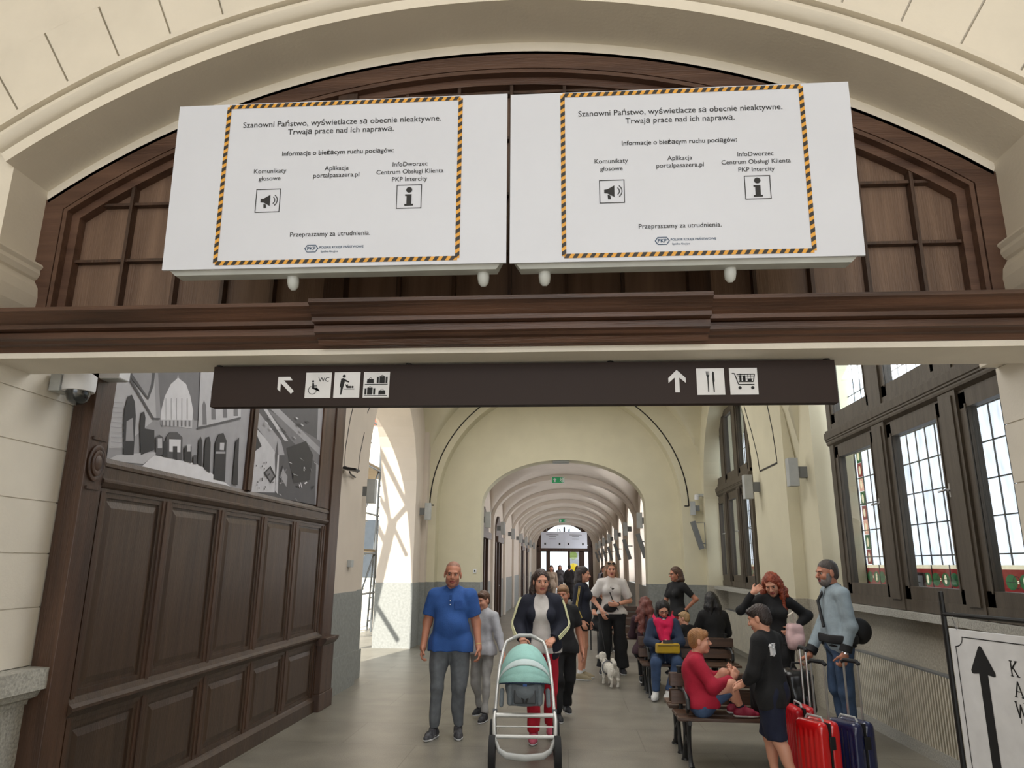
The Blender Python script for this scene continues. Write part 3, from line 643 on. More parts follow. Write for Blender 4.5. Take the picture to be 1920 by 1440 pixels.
rail(0, .17, [(.06, 0), (.06, .75), (.04, .9), (.03, 1)], 'base_rail')
st = [4.533, 5.287, 5.369, 6.189, 6.279, 7.104, 7.208, 7.974, 8.105, 8.942]
edges_ = [(4.49, 4.56), (5.27, 5.39), (6.17, 6.30), (7.09, 7.22), (7.96, 8.12), (8.93, 9.08)]
for a, b in edges_:
    q = MB().bx(-3.12, -3.068, a, b, .17, 2.19); q.bx(-3.07, -3.06, (a + b) / 2 - .02, (a + b) / 2 + .02, .2, 2.19); ploc(q).build('stile', WD_V, pn)
for i in range(5):
    a, b = edges_[i][1], edges_[i + 1][0]
    for z0, z1 in ((.92, 2.19), (.17, .77)):
        q = MB(); fr_ = .035
        q.prism([(a, z0), (b, z0), (b, z1), (a, z1), (a, z0 + .001), (a + fr_, z0 + fr_), (a + fr_, z1 - fr_), (b - fr_, z1 - fr_), (b - fr_, z0 + fr_), (a + fr_, z0 + fr_ - .001)], 'x', -3.1, -3.078) if False else None
        for c in ((a, a + fr_, z0, z1), (b - fr_, b, z0, z1), (a + fr_, b - fr_, z0, z0 + fr_), (a + fr_, b - fr_, z1 - fr_, z1)): q.bx(-3.11, -3.078, *c)
        q.bx(-3.11, -3.092, a + fr_, b - fr_, z0 + fr_, z1 - fr_)
        m_ = .1; q.add([(-3.092, a + fr_ + .02, z0 + fr_ + .02), (-3.092, b - fr_ - .02, z0 + fr_ + .02), (-3.092, b - fr_ - .02, z1 - fr_ - .02), (-3.092, a + fr_ + .02, z1 - fr_ - .02), (-3.08, a + m_, z0 + m_), (-3.08, b - m_, z0 + m_), (-3.08, b - m_, z1 - m_), (-3.08, a + m_, z1 - m_)], [(0, 1, 5, 4), (1, 2, 6, 5), (2, 3, 7, 6), (3, 0, 4, 7), (4, 5, 6, 7)])
        ploc(q).build('panel', WD_P, pn)
q = MB().bx(-3.14, -3.05, 6.58, 6.74, 2.41, 4.6); q.bx(-3.05, -3.035, 6.62, 6.70, 2.41, 4.6); ploc(q).build('picture_mullion', WD_V, pn)
ploc(MB().bx(-3.14, -3.05, 8.63, 9.08, 2.41, 4.6)).build('picture_mullion', WD_V, pn)
G = [mat('photo_grey_%d' % i, (v, v - 2, v + 1), .5, .06, 9) for i, v in enumerate((38, 74, 108, 150, 182, 212))]
def mural(label, y0, y1, z0, z1, draw):
    t = thing('photo_mural', label, 'photograph', (-3.07, (y0 + y1) / 2, z0))
    MB().bx(-.03, 0, -(y1 - y0) / 2, (y1 - y0) / 2, 0, z1 - z0).build('mount', G[3], t)
    k = MB(); layer = [0]
    def sh(g, pts, pxl=True):
        layer[0] += 1; k.use(G[g]); P = [px(x, y, 'x', -3.07) for x, y in pts]
        flat(k, [(p.y - (y0 + y1) / 2, p.z - z0) for p in P], ((.001 + layer[0] * .00025, 0, 0), (0, 1, 0), (0, 0, 1)))
    draw(sh); k.build('print', None, t)
def hallphoto(s):
    X = lambda x: x / 3; Y = lambda y: 640 + y / 3
    S = lambda g, pts: s(g, [(X(a), Y(b)) for a, b in pts])
    S(3, [(648, 60), (640, 175), (600, 672), (1330, 815), (1365, 60)])
    S(4, [(650, 60), (640, 180), (612, 600), (680, 600), (880, 430), (860, 60)])
    S(3, [(860, 60), (880, 480), (1100, 490), (1130, 60)])
    S(2, [(880, 60), (905, 440), (930, 440), (1000, 185), (1090, 445), (1115, 445), (1130, 60)])
    S(5, [(1000, 205), (960, 240), (925, 310), (905, 390), (902, 440), (1080, 445), (1085, 390), (1070, 310), (1045, 240)])
    for x in (930, 960, 990, 1020, 1050): S(3, [(x, 320), (x + 3, 320), (x + 3, 440), (x, 440)])
    S(4, [(900, 440), (1080, 447), (1078, 490), (900, 470)])
    for x in range(905, 1080, 22): S(2, [(x, 445), (x + 8, 445), (x + 8, 480), (x, 478)])
    S(1, [(880, 60), (860, 250), (830, 330), (720, 190), (712, 60)])
    S(3, [(860, 60), (845, 240), (825, 310), (740, 185), (735, 60)])
    S(4, [(1130, 60), (1110, 480), (1350, 440), (1365, 60)])
    for x, a, b in ((1135, 330, 470), (1185, 250, 440), (1250, 200, 430), (1310, 150, 420)): S(2, [(x, b), (x - 2, a + 30), (x + 8, a), (x + 20, a + 30), (x + 24, b)])
    S(1, [(1105, 485), (1350, 425), (1350, 438), (1105, 497)]); S(1, [(720, 190), (860, 430), (895, 432), (895, 440), (855, 440), (715, 205)])
    S(5, [(860, 640), (1110, 690), (1290, 815), (790, 705)])
    S(4, [(610, 660), (650, 640), (860, 622), (880, 630), (800, 690), (640, 675)])
    for c in ([(690, 640), (688, 470), (695, 380), (715, 310), (735, 300), (752, 340), (758, 420), (745, 640)], [(785, 600), (780, 470), (790, 400), (805, 395), (812, 430), (808, 490), (862, 500), (862, 610), (785, 640)]): S(0, c)
    S(3, [(700, 560), (705, 450), (740, 430), (745, 560)])
    S(1, [(870, 640), (870, 540), (890, 525), (912, 540), (912, 640)]); S(4, [(880, 600), (880, 545), (905, 545), (905, 600)])
    S(1, [(930, 655), (928, 540), (950, 510), (990, 510), (1020, 540), (1018, 670)]); S(5, [(945, 620), (945, 550), (1010, 552), (1008, 625)]); S(0, [(965, 660), (965, 590), (990, 590), (990, 668)])
    S(0, [(910, 650), (912, 560), (935, 560), (935, 655)]); S(0, [(1030, 675), (1030, 590), (1070, 590), (1070, 685)]); S(4, [(1045, 620), (1045, 580), (1065, 580), (1065, 620)])
    for c in ([(1140, 715), (1145, 590), (1155, 540), (1170, 535), (1178, 570), (1172, 740)], [(1195, 775), (1205, 570), (1225, 520), (1250, 515), (1268, 560), (1258, 790)], [(1105, 690), (1112, 560), (1122, 535), (1130, 560), (1128, 705)], [(1300, 800), (1320, 560), (1338, 540), (1330, 810)]): S(0, c)
    S(4, [(1228, 610), (1230, 570), (1255, 570), (1252, 612)]); S(3, [(1205, 620), (1260, 620), (1260, 632), (1205, 632)]); S(1, [(1080, 690), (1080, 640), (1100, 640), (1100, 690)])
    for y in range(340, 620, 28): S(3, [(612, y), (684, y + 5), (684, y + 8), (612, y + 3)])
def townphoto(s):
    S = lambda g, pts: s(g, [(a / 3, 640 + b / 3) for a, b in pts])
    S(1, [(1430, 60), (1408, 850), (1770, 920), (1800, 60)])
    S(4, [(1432, 480), (1560, 620), (1545, 850), (1410, 848)]); S(3, [(1440, 380), (1580, 560), (1600, 640), (1560, 640), (1436, 470)])
    S(2, [(1500, 380), (1800, 560), (1795, 700), (1640, 560)]); S(3, [(1520, 380), (1570, 380), (1800, 600), (1798, 640)]); S(4, [(1480, 380), (1500, 380), (1620, 560), (1600, 560)])
    S(0, [(1610, 600), (1720, 560), (1760, 640), (1740, 780), (1650, 800)]); S(3, [(1575, 760), (1590, 710), (1615, 760), (1610, 820)]); S(0, [(1430, 620), (1470, 590), (1440, 520)])
    S(0, [(1480, 740), (1520, 700), (1550, 760), (1520, 800)]); S(2, [(1490, 740), (1515, 715), (1540, 760), (1518, 785)]); S(1, [(1545, 640), (1560, 560), (1570, 850), (1550, 850)])
    S(4, [(1545, 840), (1560, 640), (1568, 640), (1560, 860)])
    for i in range(26):
        x = 1560 + random.random() * 210; y = 640 + random.random() * 260; a = random.random() * 3; w_ = 8 + random.random() * 26
        if y > 905 - (1770 - x) * .2: continue
        S(random.choice((3, 4, 5, 2, 0)), [(x, y), (x + w_ * math.cos(a), y + w_ * math.sin(a)), (x + w_ * math.cos(a) + 6, y + w_ * math.sin(a) + 6), (x + 5, y + 6)])
    for i in range(22): x = 1425 + random.random() * 110; y = 660 + random.random() * 170; S(0, [(x, y), (x + 5, y), (x + 4, y + 9), (x, y + 9)])
    for i in range(14): x = 1450 + random.random() * 280; y = 390 + random.random() * 150; S(random.choice((0, 3, 4)), [(x, y), (x + 14, y + 10), (x + 12, y + 16), (x - 2, y + 7)])
mural('large grey photograph of a vaulted station hall set in the oak panelling', 4.52, 6.58, 2.41, 4.2, hallphoto)
mural('grey aerial photograph of old town roofs set in the oak panelling, far one', 6.74, 8.63, 2.43, 4.2, townphoto)
# ---- lamps and small fittings
LAMPG = mat('grey_lamp_housing', (172, 174, 172), .5); LAMPD = mat('dark_fitting_grey', (112, 114, 114), .5)  # LAMPD: plain darker grey for brackets, loudspeakers and other small parts
def sconce(label, x, y, z, side, group='wall lamps', s=1.0):
    """side = +1 : fixed to a wall on its +x side"""
    t = thing('wall_lamp', label, 'lamp', (x, y, z), 0, group)
    MB().bx(*sorted((-side * .02 * s, side * -.15 * s)), -.07 * s, .07 * s, -.19 * s, .19 * s).build('lamp_body', LAMPG, t, bevel=.004)
    MB().bx(*sorted((side * -.02 * s, side * .10 * s)), -.045 * s, .045 * s, -.075 * s, .075 * s).build('wall_bracket', LAMPD, t)
    return t
sconce('grey box lamp on the bare left pier just past the oak panelling', -3.2, 11.3, 2.86, -1)
sconce('grey box lamp at the far jamb of the sunlit left doorway', -3.2, 16.1, 2.88, -1)
sconce('grey box lamp on the right pier beside the big window', 3.16, 9.9, 2.99, 1)
sconce('grey box lamp on the right wall before the second window', 3.0, 11.7, 2.98, 1)
sconce('grey box lamp in the far right corner under the small camera', 2.92, 16.45, 3.0, 1, 'wall lamps', .8)
for i in range(NB):
    y = Y0 + BL * i + .28
    for sd, nm in ((-1, 'left'), (1, 'right')):
        sconce('grey box lamp on the %s corridor wall at the %s rib from the front' % (nm, ('first', 'second', 'third', 'fourth', 'fifth', 'sixth', 'seventh', 'eighth', 'ninth', 'tenth')[i]), KC + sd * (KW - .26), y - .02, 2.8, sd, 'corridor wall lamps')
        if sd > 0:
            sp = thing('loudspeaker', 'tilted grey loudspeaker on the right corridor wall at the %s rib from the front' % ('first', 'second', 'third', 'fourth', 'fifth', 'sixth', 'seventh', 'eighth', 'ninth', 'tenth')[i], 'loudspeaker', (KC + KW - .14, y, 2.2), 0, 'corridor loudspeakers')
            M_ = Matrix.Rotation(-.3, 3, 'Y'); MB().ob((-.17, 0, 0), (.1, .12, .6), M_).build('speaker_body', LAMPD, sp); MB().tube([(-.15, 0, .1), (0, 0, .1)], .015).build('bracket', LAMPD, sp)
sp = thing('loudspeaker', 'grey column loudspeaker tilted down in the far right corner below the lamp', 'loudspeaker', (3.06, 16.28, 2.4))
MB().ob((-.17, 0, 0), (.1, .13, .62), Matrix.Rotation(.28, 3, 'Y') @ Matrix.Rotation(-.56, 3, 'Y')).build('speaker_body', LAMPD, sp); MB().tube([(-.27, 0, .26), (0, 0, .27), (0, 0, -.3)], .008).build('bracket', LAMPD, sp); MB().tube([(-.1, 0, -.18), (0, 0, -.18)], .012).build('bracket', LAMPD, sp)
# dome camera with its bracket on the left jamb, emergency light beside it
cc = thing('dome_camera', 'white dome security camera with dark glass on the left stone jamb', 'camera', (-3.05, 4.12, 2.75))
cc.scale = (.78, .78, .78)
MB().lathe([(.115, .0), (.12, .02), (.12, .13), (.09, .15), (0, .15)], (0, 0, .03), (0, 0, 1), 28).build('camera_body', WHITE, cc, smooth=True)
MB().lathe([(.09, .03), (.088, 0), (.072, -.045), (.04, -.075), (0.002, -.082)], (0, 0, 0), (0, 0, 1), 24).build('dome', mat('smoked_glass', (30, 34, 36), .08, coat=1), cc, smooth=True)
MB().bx(-.19, -.10, -.09, .08, .02, .16).build('wall_bracket', GREYBOX, cc, bevel=.006)
el = thing('emergency_light', 'slim white emergency light above the first oak pilaster', 'lamp', (-3.02, 4.36, 2.93)); MB().bx(-.09, .1, -.06, .06, -.02, .05).build('lamp_body', WHITE, el, bevel=.006); MB().bx(-.08, .09, -.05, .05, -.024, -.02).build('diffuser', GREYBOX, el)
cm = thing('bullet_camera', 'small white camera on the far right corner above the grey lamp', 'camera', (3.0, 16.45, 3.2)); MB().lathe([(.05, 0), (.05, .1), (.03, .11)], (-.05, 0, 0), (0, -.3, 1), 16).build('camera_body', WHITE, cm, smooth=True); MB().bx(-.05, .12, -.04, .04, .06, .12).build('wall_bracket', GREYBOX, cm)
dl = thing('bracket_floodlight', 'flat dark floodlight sticking out from the edge of the left pier', 'lamp', (-3.18, 9.95, 3.02)); MB().tube([(.02, .55, -.03), (.03, .3, -.02), (.06, .12, 0)], .012).build('arm', FRAMEBLACK, dl); MB().ob((.12, 0, .02), (.2, .2, .035), Matrix.Rotation(.15, 3, 'Y')).build('lamp_head', FRAMEBLACK, dl, bevel=.008)
jb = thing('junction_box', 'small grey square box on the left pier above the stone dado', 'box', (-3.15, 10.5, 1.73)); MB().bx(-.03, .03, -.06, .06, -.05, .05).build('box_cover', LAMPG, jb, bevel=.004)
GREEN = mat('exit_green', (24, 120, 70), .5, emit=.25)
def exit_sign(label, x, y, z, s=1.0):
    t = thing('exit_sign', label, 'sign', (x, y, z)); MB().bx(-.16 * s, .16 * s, 0, .05, -.08 * s, .08 * s).build('sign_box', WHITE, t)
    k = MB().bx(-.15 * s, .15 * s, -.004, 0, -.07 * s, .07 * s).build('green_panel', GREEN, t); q = MB(); o = ((-.08 * s, -.006, 0), (s, 0, 0), (0, 0, s))
    flat(q, [(0, .05), (.045, .005), (.018, .005), (.018, -.05), (-.018, -.05), (-.018, .005), (-.045, .005)], o); o = ((.07 * s, -.006, 0), (s, 0, 0), (0, 0, s))
    flat(q, circ(.0, .045, .011, 8), o); flat(q, [(-.03, .02), (.0, .032), (.015, .02), (.03, .0), (.024, -.004), (.01, .01), (.008, -.01), (.026, -.05), (.016, -.05), (-.002, -.018), (-.03, -.04), (-.034, -.034), (-.008, -.006), (-.006, .018), (-.026, .012)], o); flat(q, rect(.04, -.06, .07, .06), o); q.build('symbol', PICT, t); return t
exit_sign('green emergency exit sign with arrow and running figure under the first corridor vault', -.19, 17.9, 3.80); exit_sign('small distant green exit sign deeper in the corridor vault', -.15, 32, 3.62, 1.0)
vt = thing('ceiling_vent', 'thin grey vent plate at the crown of the front corridor arch', 'vent', (-.11, 17.2, 4.17)); MB().bx(-.2, .2, -.12, .2, -.03, .02).build('vent_plate', LAMPG, vt)
for z, k in ((1.22, .0), (1.28, .05)): pass
ws = thing('wall_switch', 'small pale switch plate beside the left edge of the corridor arch', 'switch', (-2.13, 16.99, 1.58)); MB().bx(-.035, .035, -.02, .01, -.045, .045).build('switch_plate', WHITE, ws); MB().bx(-.015, .015, -.026, -.02, -.02, .02).build('rocker', BLACK, ws)
# radiators
def radiator(label, y0, y1, x, z0, z1, n):
    t = thing('radiator', label, 'radiator', (x, (y0 + y1) / 2, 0), 0, 'radiators'); RM = mat('cream_radiator_enamel', (204, 198, 182), .5)
    L_ = (y1 - y0) / 2
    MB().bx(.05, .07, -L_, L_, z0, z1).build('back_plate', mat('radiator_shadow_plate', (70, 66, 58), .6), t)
    MB().bx(.0, .08, -L_, L_, z1, z1 + .015).build('top_grille', LAMPD, t)
    f = MB()
    for i in range(n): y = -L_ + 2 * L_ * (i + .5) / n; f.bx(.0, .05, y - L_ / n * .42, y + L_ / n * .42, z0, z1)
    f.build('fins', RM, t)
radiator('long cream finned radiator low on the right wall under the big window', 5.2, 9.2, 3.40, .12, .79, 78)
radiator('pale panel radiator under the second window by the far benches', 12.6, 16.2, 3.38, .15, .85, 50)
struct(MB().use(GRANITE).bx(3.40, 3.52, 4.4, 9.5, 0, .12).build('baseboard_right', None))
# framed notice behind the glass
nt_ = thing('framed_notice', 'small framed paper standing on the inner sill behind the big window glass', 'frame', (3.7, 8.05, 1.34)); MB().bx(-.01, .01, -.14, .14, 0, .36).build('frame', mat('dark_red_frame', (72, 40, 34), .5), nt_); MB().bx(-.013, -.01, -.115, .115, .03, .33).build('paper', WHITE, nt_)
k = MB()
for z in (.26, .21, .18, .15, .12): k.bx(-.0145, -.013, -.06, .06, z - .006, z + .006)
k.build('print', LAMPD, nt_)
# ---- outdoors by the left doorway: scaffold and a pale building
SCAF = mat('scaffold_tube', (120, 124, 126), .4, metal=.6)
sc = thing('scaffold', 'tall tube scaffold standing in the sun outside the left doorway', 'scaffold', (-4.85, 18.6, -.02))
for x, y in ((-.25, -1.6), (-.25, .6), (-1.2, -1.6), (-1.2, .6), (-.25, 2.6), (-1.2, 2.6)): MB().tube([(x, y, 0), (x, y, 6.5)], .03).build('pole', SCAF, sc, smooth=True)
for z in (1.0, 2.0, 3.0, 4.2, 5.4):
    for x in (-.25, -1.2): MB().tube([(x, -2.0, z), (x, 3.0, z)], .026).build('rail', SCAF, sc, smooth=True)
for z0, z1 in ((0, 2), (2, 4.2), (4.2, 6.2)):
    MB().tube([(-.28, -1.6, z0), (-.28, .6, z1)], .024).build('brace', SCAF, sc, smooth=True)
sh_ = Vector((.2, .8, -.56))
for (x0, z0), (x1, z1), r_ in (((-4.25, 0.0), (-3.75, 2.6), .11), ((-3.8, 2.5), (-4.2, 4.6), .05), ((-4.3, 3.6), (-3.4, 1.9), .05), ((-4.25, 4.4), (-3.45, 3.0), .06), ((-3.95, 5.0), (-3.4, 3.4), .05), ((-4.3, 2.9), (-3.9, 2.2), .06), ((-3.75, 2.6), (-3.4, 3.0), .06), ((-4.2, 1.1), (-3.5, .15), .05)):
    a = Vector((x0 + .1, 15.6, z0)) - sh_ * 4.0; b_ = Vector((x1 + .1, 15.6, z1)) - sh_ * 4.3
    MB().tube([a - Vector((-4.85, 18.6, -.02)), b_ - Vector((-4.85, 18.6, -.02))], r_, 8).build('brace', SCAF, sc, smooth=True)
for z in (2.05, 4.25): MB().bx(-1.2, -.25, -1.9, 2.9, z, z + .05).build('deck', mat('scaffold_boards', (150, 132, 104), .8), sc)
lad = MB()
for y in (.9, 1.25): lad.tube([(-.45, y, 0), (-.3, y, 4.4)], .025)
for i in range(14): z = .25 + .3 * i; lad.tube([(-.45 + .034 * z, .9, z), (-.45 + .034 * z, 1.25, z)], .016)
lad.build('ladder', SCAF, sc)
bd_ = thing('building', 'pale sunlit building beyond the left doorway with a red brick top', 'building', (-9.6, 34, -.02)); MB().bx(-4, 4, -6, 6, 0, 7.2).build('wall', mat('bright_plaster', (232, 228, 214), .8), bd_); MB().bx(-4.1, 4.1, -6.1, 6.1, 7.2, 11).build('brick_storey', mat('red_brick', (150, 78, 56), .8, .2, 12), bd_)
for y in (-4, -1, 2): MB().bx(y - .6, y + .6, -6.03, -5.98, 1.2, 3.4).build('window', mat('dark_window', (66, 72, 78), .2), bd_)
MB().bx(-4, 4, -6.3, -6, 0, .5).build('plinth', GRANITE, bd_)
# street beyond the far entrance
yb = thing('advertising_banner', 'yellow round advertisement on a stand outside the far entrance', 'banner', (.5, 51, 0)); MB().bx(-.4, .4, 0, .06, .4, 3.0).build('panel', WHITE, yb); k = MB(); flat(k, circ(0, 1.5, .33, 20), ((0, -.005, 0), (1, 0, 0), (0, 0, 1))); k.build('yellow_disc', mat('banner_yellow', (240, 206, 40), .6, emit=.3), yb); k = MB(); flat(k, circ(-.02, 2.35, .28, 20), ((0, -.005, 0), (1, 0, 0), (0, 0, 1))); k.build('green_disc', mat('banner_green', (190, 214, 120), .6), yb); MB().bx(-.3, .3, -.1, .16, 0, .4).build('foot', LAMPD, yb)
# ================================================================ figures: smooth bodies grown from tapered volumes
class Sdf:
    def __init__(s): s.p = []
    def _q(s, fn, lo, hi, k, op=0): s.p.append((fn, np.minimum(lo, hi), np.maximum(lo, hi), k, op)); return s
    def cone(s, a, b, ra, rb, k=.02, cap=None, op=0):
        a, b = np.array(a, float), np.array(b, float); ab = b - a; L2 = max(1e-9, ab @ ab); L = math.sqrt(L2)
        def fn(X, Y, Z):
            x, y, z = X - a[0], Y - a[1], Z - a[2]; t = (x * ab[0] + y * ab[1] + z * ab[2]) / L2; tc = np.clip(t, 0, 1)
            d = np.sqrt((x - tc * ab[0]) ** 2 + (y - tc * ab[1]) ** 2 + (z - tc * ab[2]) ** 2) - (ra + (rb - ra) * tc)
            if cap: 
                if 'b' in cap: d = np.maximum(d, (t - 1) * L)
                if 'a' in cap: d = np.maximum(d, -t * L)
            return d
        r = max(ra, rb); return s._q(fn, np.minimum(a, b) - r, np.maximum(a, b) + r, k, op)
    def ell(s, c, r, k=.02, M=None, op=0):
        c = np.array(c, float); r = np.array(r, float); M = np.eye(3) if M is None else np.array(M, float)   # columns = axes
        def fn(X, Y, Z):
            x, y, z = X - c[0], Y - c[1], Z - c[2]
            u = [x * M[0, i] + y * M[1, i] + z * M[2, i] for i in range(3)]
            k0 = np.sqrt(sum((u[i] / r[i]) ** 2 for i in range(3))); k1 = np.sqrt(sum((u[i] / r[i] ** 2) ** 2 for i in range(3))) + 1e-9
            return k0 * (k0 - 1) / k1
        e = np.abs(M) @ r; return s._q(fn, c - e, c + e, k, op)
    def box(s, c, h, rd=.01, k=.01, M=None, op=0):
        c = np.array(c, float); h = np.array(h, float) - rd; M = np.eye(3) if M is None else np.array(M, float)
        def fn(X, Y, Z):
            x, y, z = X - c[0], Y - c[1], Z - c[2]
            u = [np.abs(x * M[0, i] + y * M[1, i] + z * M[2, i]) - h[i] for i in range(3)]
            return np.sqrt(sum(np.maximum(q, 0) ** 2 for q in u)) + np.minimum(np.maximum(np.maximum(u[0], u[1]), u[2]), 0) - rd
        e = np.abs(M) @ (h + rd); return s._q(fn, c - e, c + e, k, op)
    def cut(s, p, n):   # keep the side opposite to n
        p, n = np.array(p, float), np.array(n, float)
        return s._q(lambda X, Y, Z: (X - p[0]) * n[0] + (Y - p[1]) * n[1] + (Z - p[2]) * n[2], p, p, 0, 2)
    def mesh(s, h, disp=None):
        add = [q for q in s.p if q[4] == 0]; lo = np.min([q[1] for q in add], 0) - .03; hi = np.max([q[2] for q in add], 0) + .03
        n = np.ceil((hi - lo) / h).astype(int) + 1; F = np.full(n, .2, np.float32); ax = [(lo[i] + h * np.arange(n[i])).astype(np.float32) for i in range(3)]
        for fn, a, b, k, op in s.p:
            if op == 2: F = np.maximum(F, fn(ax[0][:, None, None], ax[1][None, :, None], ax[2][None, None, :])); continue
            m_ = k + 3 * h; i0 = np.maximum(0, np.floor((a - m_ - lo) / h).astype(int)); i1 = np.minimum(n, np.ceil((b + m_ - lo) / h).astype(int) + 1)
            if (i1 <= i0).any(): continue
            sl = tuple(slice(i0[j], i1[j]) for j in range(3)); f = F[sl]
            d = fn(ax[0][sl[0]][:, None, None], ax[1][sl[1]][None, :, None], ax[2][sl[2]][None, None, :])
            if op == 1: d = -d; w_ = np.clip(.5 - .5 * (d - f) / max(k, 1e-6) * -1, 0, 1) if False else None; kk = max(k, 1e-6); w_ = np.clip(.5 + .5 * (d - f) / kk, 0, 1); F[sl] = f * (1 - w_) + d * w_ + kk * w_ * (1 - w_)
            else: kk = max(k, 1e-6); w_ = np.clip(.5 + .5 * (f - d) / kk, 0, 1); F[sl] = f * (1 - w_) + d * w_ - kk * w_ * (1 - w_)
        if disp: F = F + disp(ax[0][:, None, None], ax[1][None, :, None], ax[2][None, None, :]).astype(np.float32)
        return nets(F, lo, h)
def nets(F, lo, h):
    S = F < 0; c = [S[i:S.shape[0] - 1 + i, j:S.shape[1] - 1 + j, k:S.shape[2] - 1 + k] for i in (0, 1) for j in (0, 1) for k in (0, 1)]
    anyv = c[0].copy(); allv = c[0].copy()
    for q in c[1:]: anyv |= q; allv &= q
    act = anyv & ~allv; idx = np.full(act.shape, -1, np.int64); I = np.argwhere(act); idx[act] = np.arange(len(I))
    P = np.zeros((len(I), 3)); W = np.zeros(len(I)); O = [(i, j, k) for i in (0, 1) for j in (0, 1) for k in (0, 1)]
    val = [F[I[:, 0] + o[0], I[:, 1] + o[1], I[:, 2] + o[2]] for o in O]
    for a in range(8):
        for b in range(a + 1, 8):
            df = [O[b][t] - O[a][t] for t in range(3)]
            if sum(abs(x) for x in df) != 1: continue
            va, vb = val[a], val[b]; cr = (va < 0) != (vb < 0); t = np.where(cr, va / np.where(cr, va - vb, 1), 0)
            P += np.where(cr[:, None], np.array(O[a]) + t[:, None] * np.array(df), 0); W += cr
    V = lo + (I + P / W[:, None]) * h; Q = []
    for d in range(3):
        a, b = [(1, 2), (2, 0), (0, 1)][d]; sl0 = [slice(1, -1)] * 3; sl0[d] = slice(0, -1); sl1 = list(sl0); sl1[d] = slice(1, None)
        s0, s1 = S[tuple(sl0)], S[tuple(sl1)]; E = np.argwhere(s0 != s1)
        if not len(E): continue
        flip = s0[tuple(E.T)]; off = np.array([1, 1, 1]); off[d] = 0; B = E + off
        ea = np.zeros(3, int); ea[a] = 1; eb = np.zeros(3, int); eb[b] = 1
        q = np.stack([idx[tuple((B - ea - eb).T)], idx[tuple((B - eb).T)], idx[tuple(B.T)], idx[tuple((B - ea).T)]], 1)
        q = np.where(flip[:, None], q, q[:, ::-1]); Q.append(q)
    Q = np.concatenate(Q); Q = Q[(Q >= 0).all(1)]
    return V, Q
def mesh_obj(name, VQ, mt, parent=None, label=None, facemat=None):
    V, Q = VQ; me = bpy.data.meshes.new(name); me.vertices.add(len(V)); me.vertices.foreach_set('co', V.astype(np.float32).ravel())
    me.loops.add(Q.size); me.loops.foreach_set('vertex_index', Q.astype(np.int32).ravel()); me.polygons.add(len(Q)); me.polygons.foreach_set('loop_start', np.arange(0, Q.size, 4, dtype=np.int32))
    for m_ in (mt if isinstance(mt, list) else [mt]): me.materials.append(m_)
    if facemat is not None: me.polygons.foreach_set('material_index', facemat.astype(np.int32))
    me.update(calc_edges=True); me.validate(); me.polygons.foreach_set('use_smooth', np.ones(len(me.polygons), bool))
    o = bpy.data.objects.new(name, me); COL.objects.link(o); o.parent = parent
    if label: o['label'] = label
    return o
def nrm(v): v = np.array(v, float); return v / (np.linalg.norm(v) + 1e-9)
def folds(amp, fr, seed):
    r = np.random.RandomState(seed); ds = [nrm(r.randn(3)) * fr * (.5 + r.rand()) for _ in range(5)]; ph = r.rand(5) * 6.28
    return lambda X, Y, Z: amp * sum(np.sin(d[0] * X + d[1] * Y + d[2] * Z * .6 + p + 1.3 * np.sin(9 * X + 7 * Z + p)) for d, p in zip(ds, ph)) / 2.2
SK = {'fair': mat('fair_skin', (208, 150, 124), .5, .05, 9), 'tan': mat('tanned_skin', (186, 126, 100), .5, .05, 9), 'pale': mat('pale_skin', (222, 174, 152), .5, .05, 9)}
LIP = mat('lip_skin', (164, 86, 80), .45); EYEW = mat('eye_white', (190, 182, 174), .3); IRIS = mat('dark_iris', (44, 32, 26), .15); BROW = mat('dark_brow_hair', (48, 34, 28), .8)
def hairmat(name, c, sh=.45): return mat(name, c, sh, .35, 22, .5, 90, stretch=(1, 1, .18))
def cloth(name, c, var=.1): return mat(name, c, .85, var, 18, .15, 120)
BASE = dict(pel=(0, .0, .94), wai=(0, .0, 1.10), che=(0, .0, 1.30), neck=(0, .015, 1.462), head=(0, -.015, 1.625),
            sl=(.17, .01, 1.405), sr=(-.17, .01, 1.405), el=(.225, .03, 1.12), er=(-.225, .03, 1.12), wl=(.25, -.05, .875), wr=(-.25, -.05, .875),
            hl=(.09, 0, .92), hr=(-.09, 0, .92), kl=(.10, -.015, .50), kr=(-.10, -.015, .50), al=(.105, .03, .085), ar=(-.105, .03, .085), tl=(.125, -.13, .03), tr=(-.125, -.13, .03))
def head_frame(yaw, pitch, roll=0):
    f = np.array([math.sin(yaw) * math.cos(pitch), -math.cos(yaw) * math.cos(pitch), math.sin(pitch)]); l = nrm(np.cross((0, 0, 1), -f)) * 1
    l = nrm(np.cross(f, (0, 0, 1))) * -1; u = np.cross(l, f) * 1
    if u[2] < 0: u = -u
    if roll: l, u = l * math.cos(roll) + u * math.sin(roll), u * math.cos(roll) - l * math.sin(roll)
    return np.stack([l, f, u], 1)
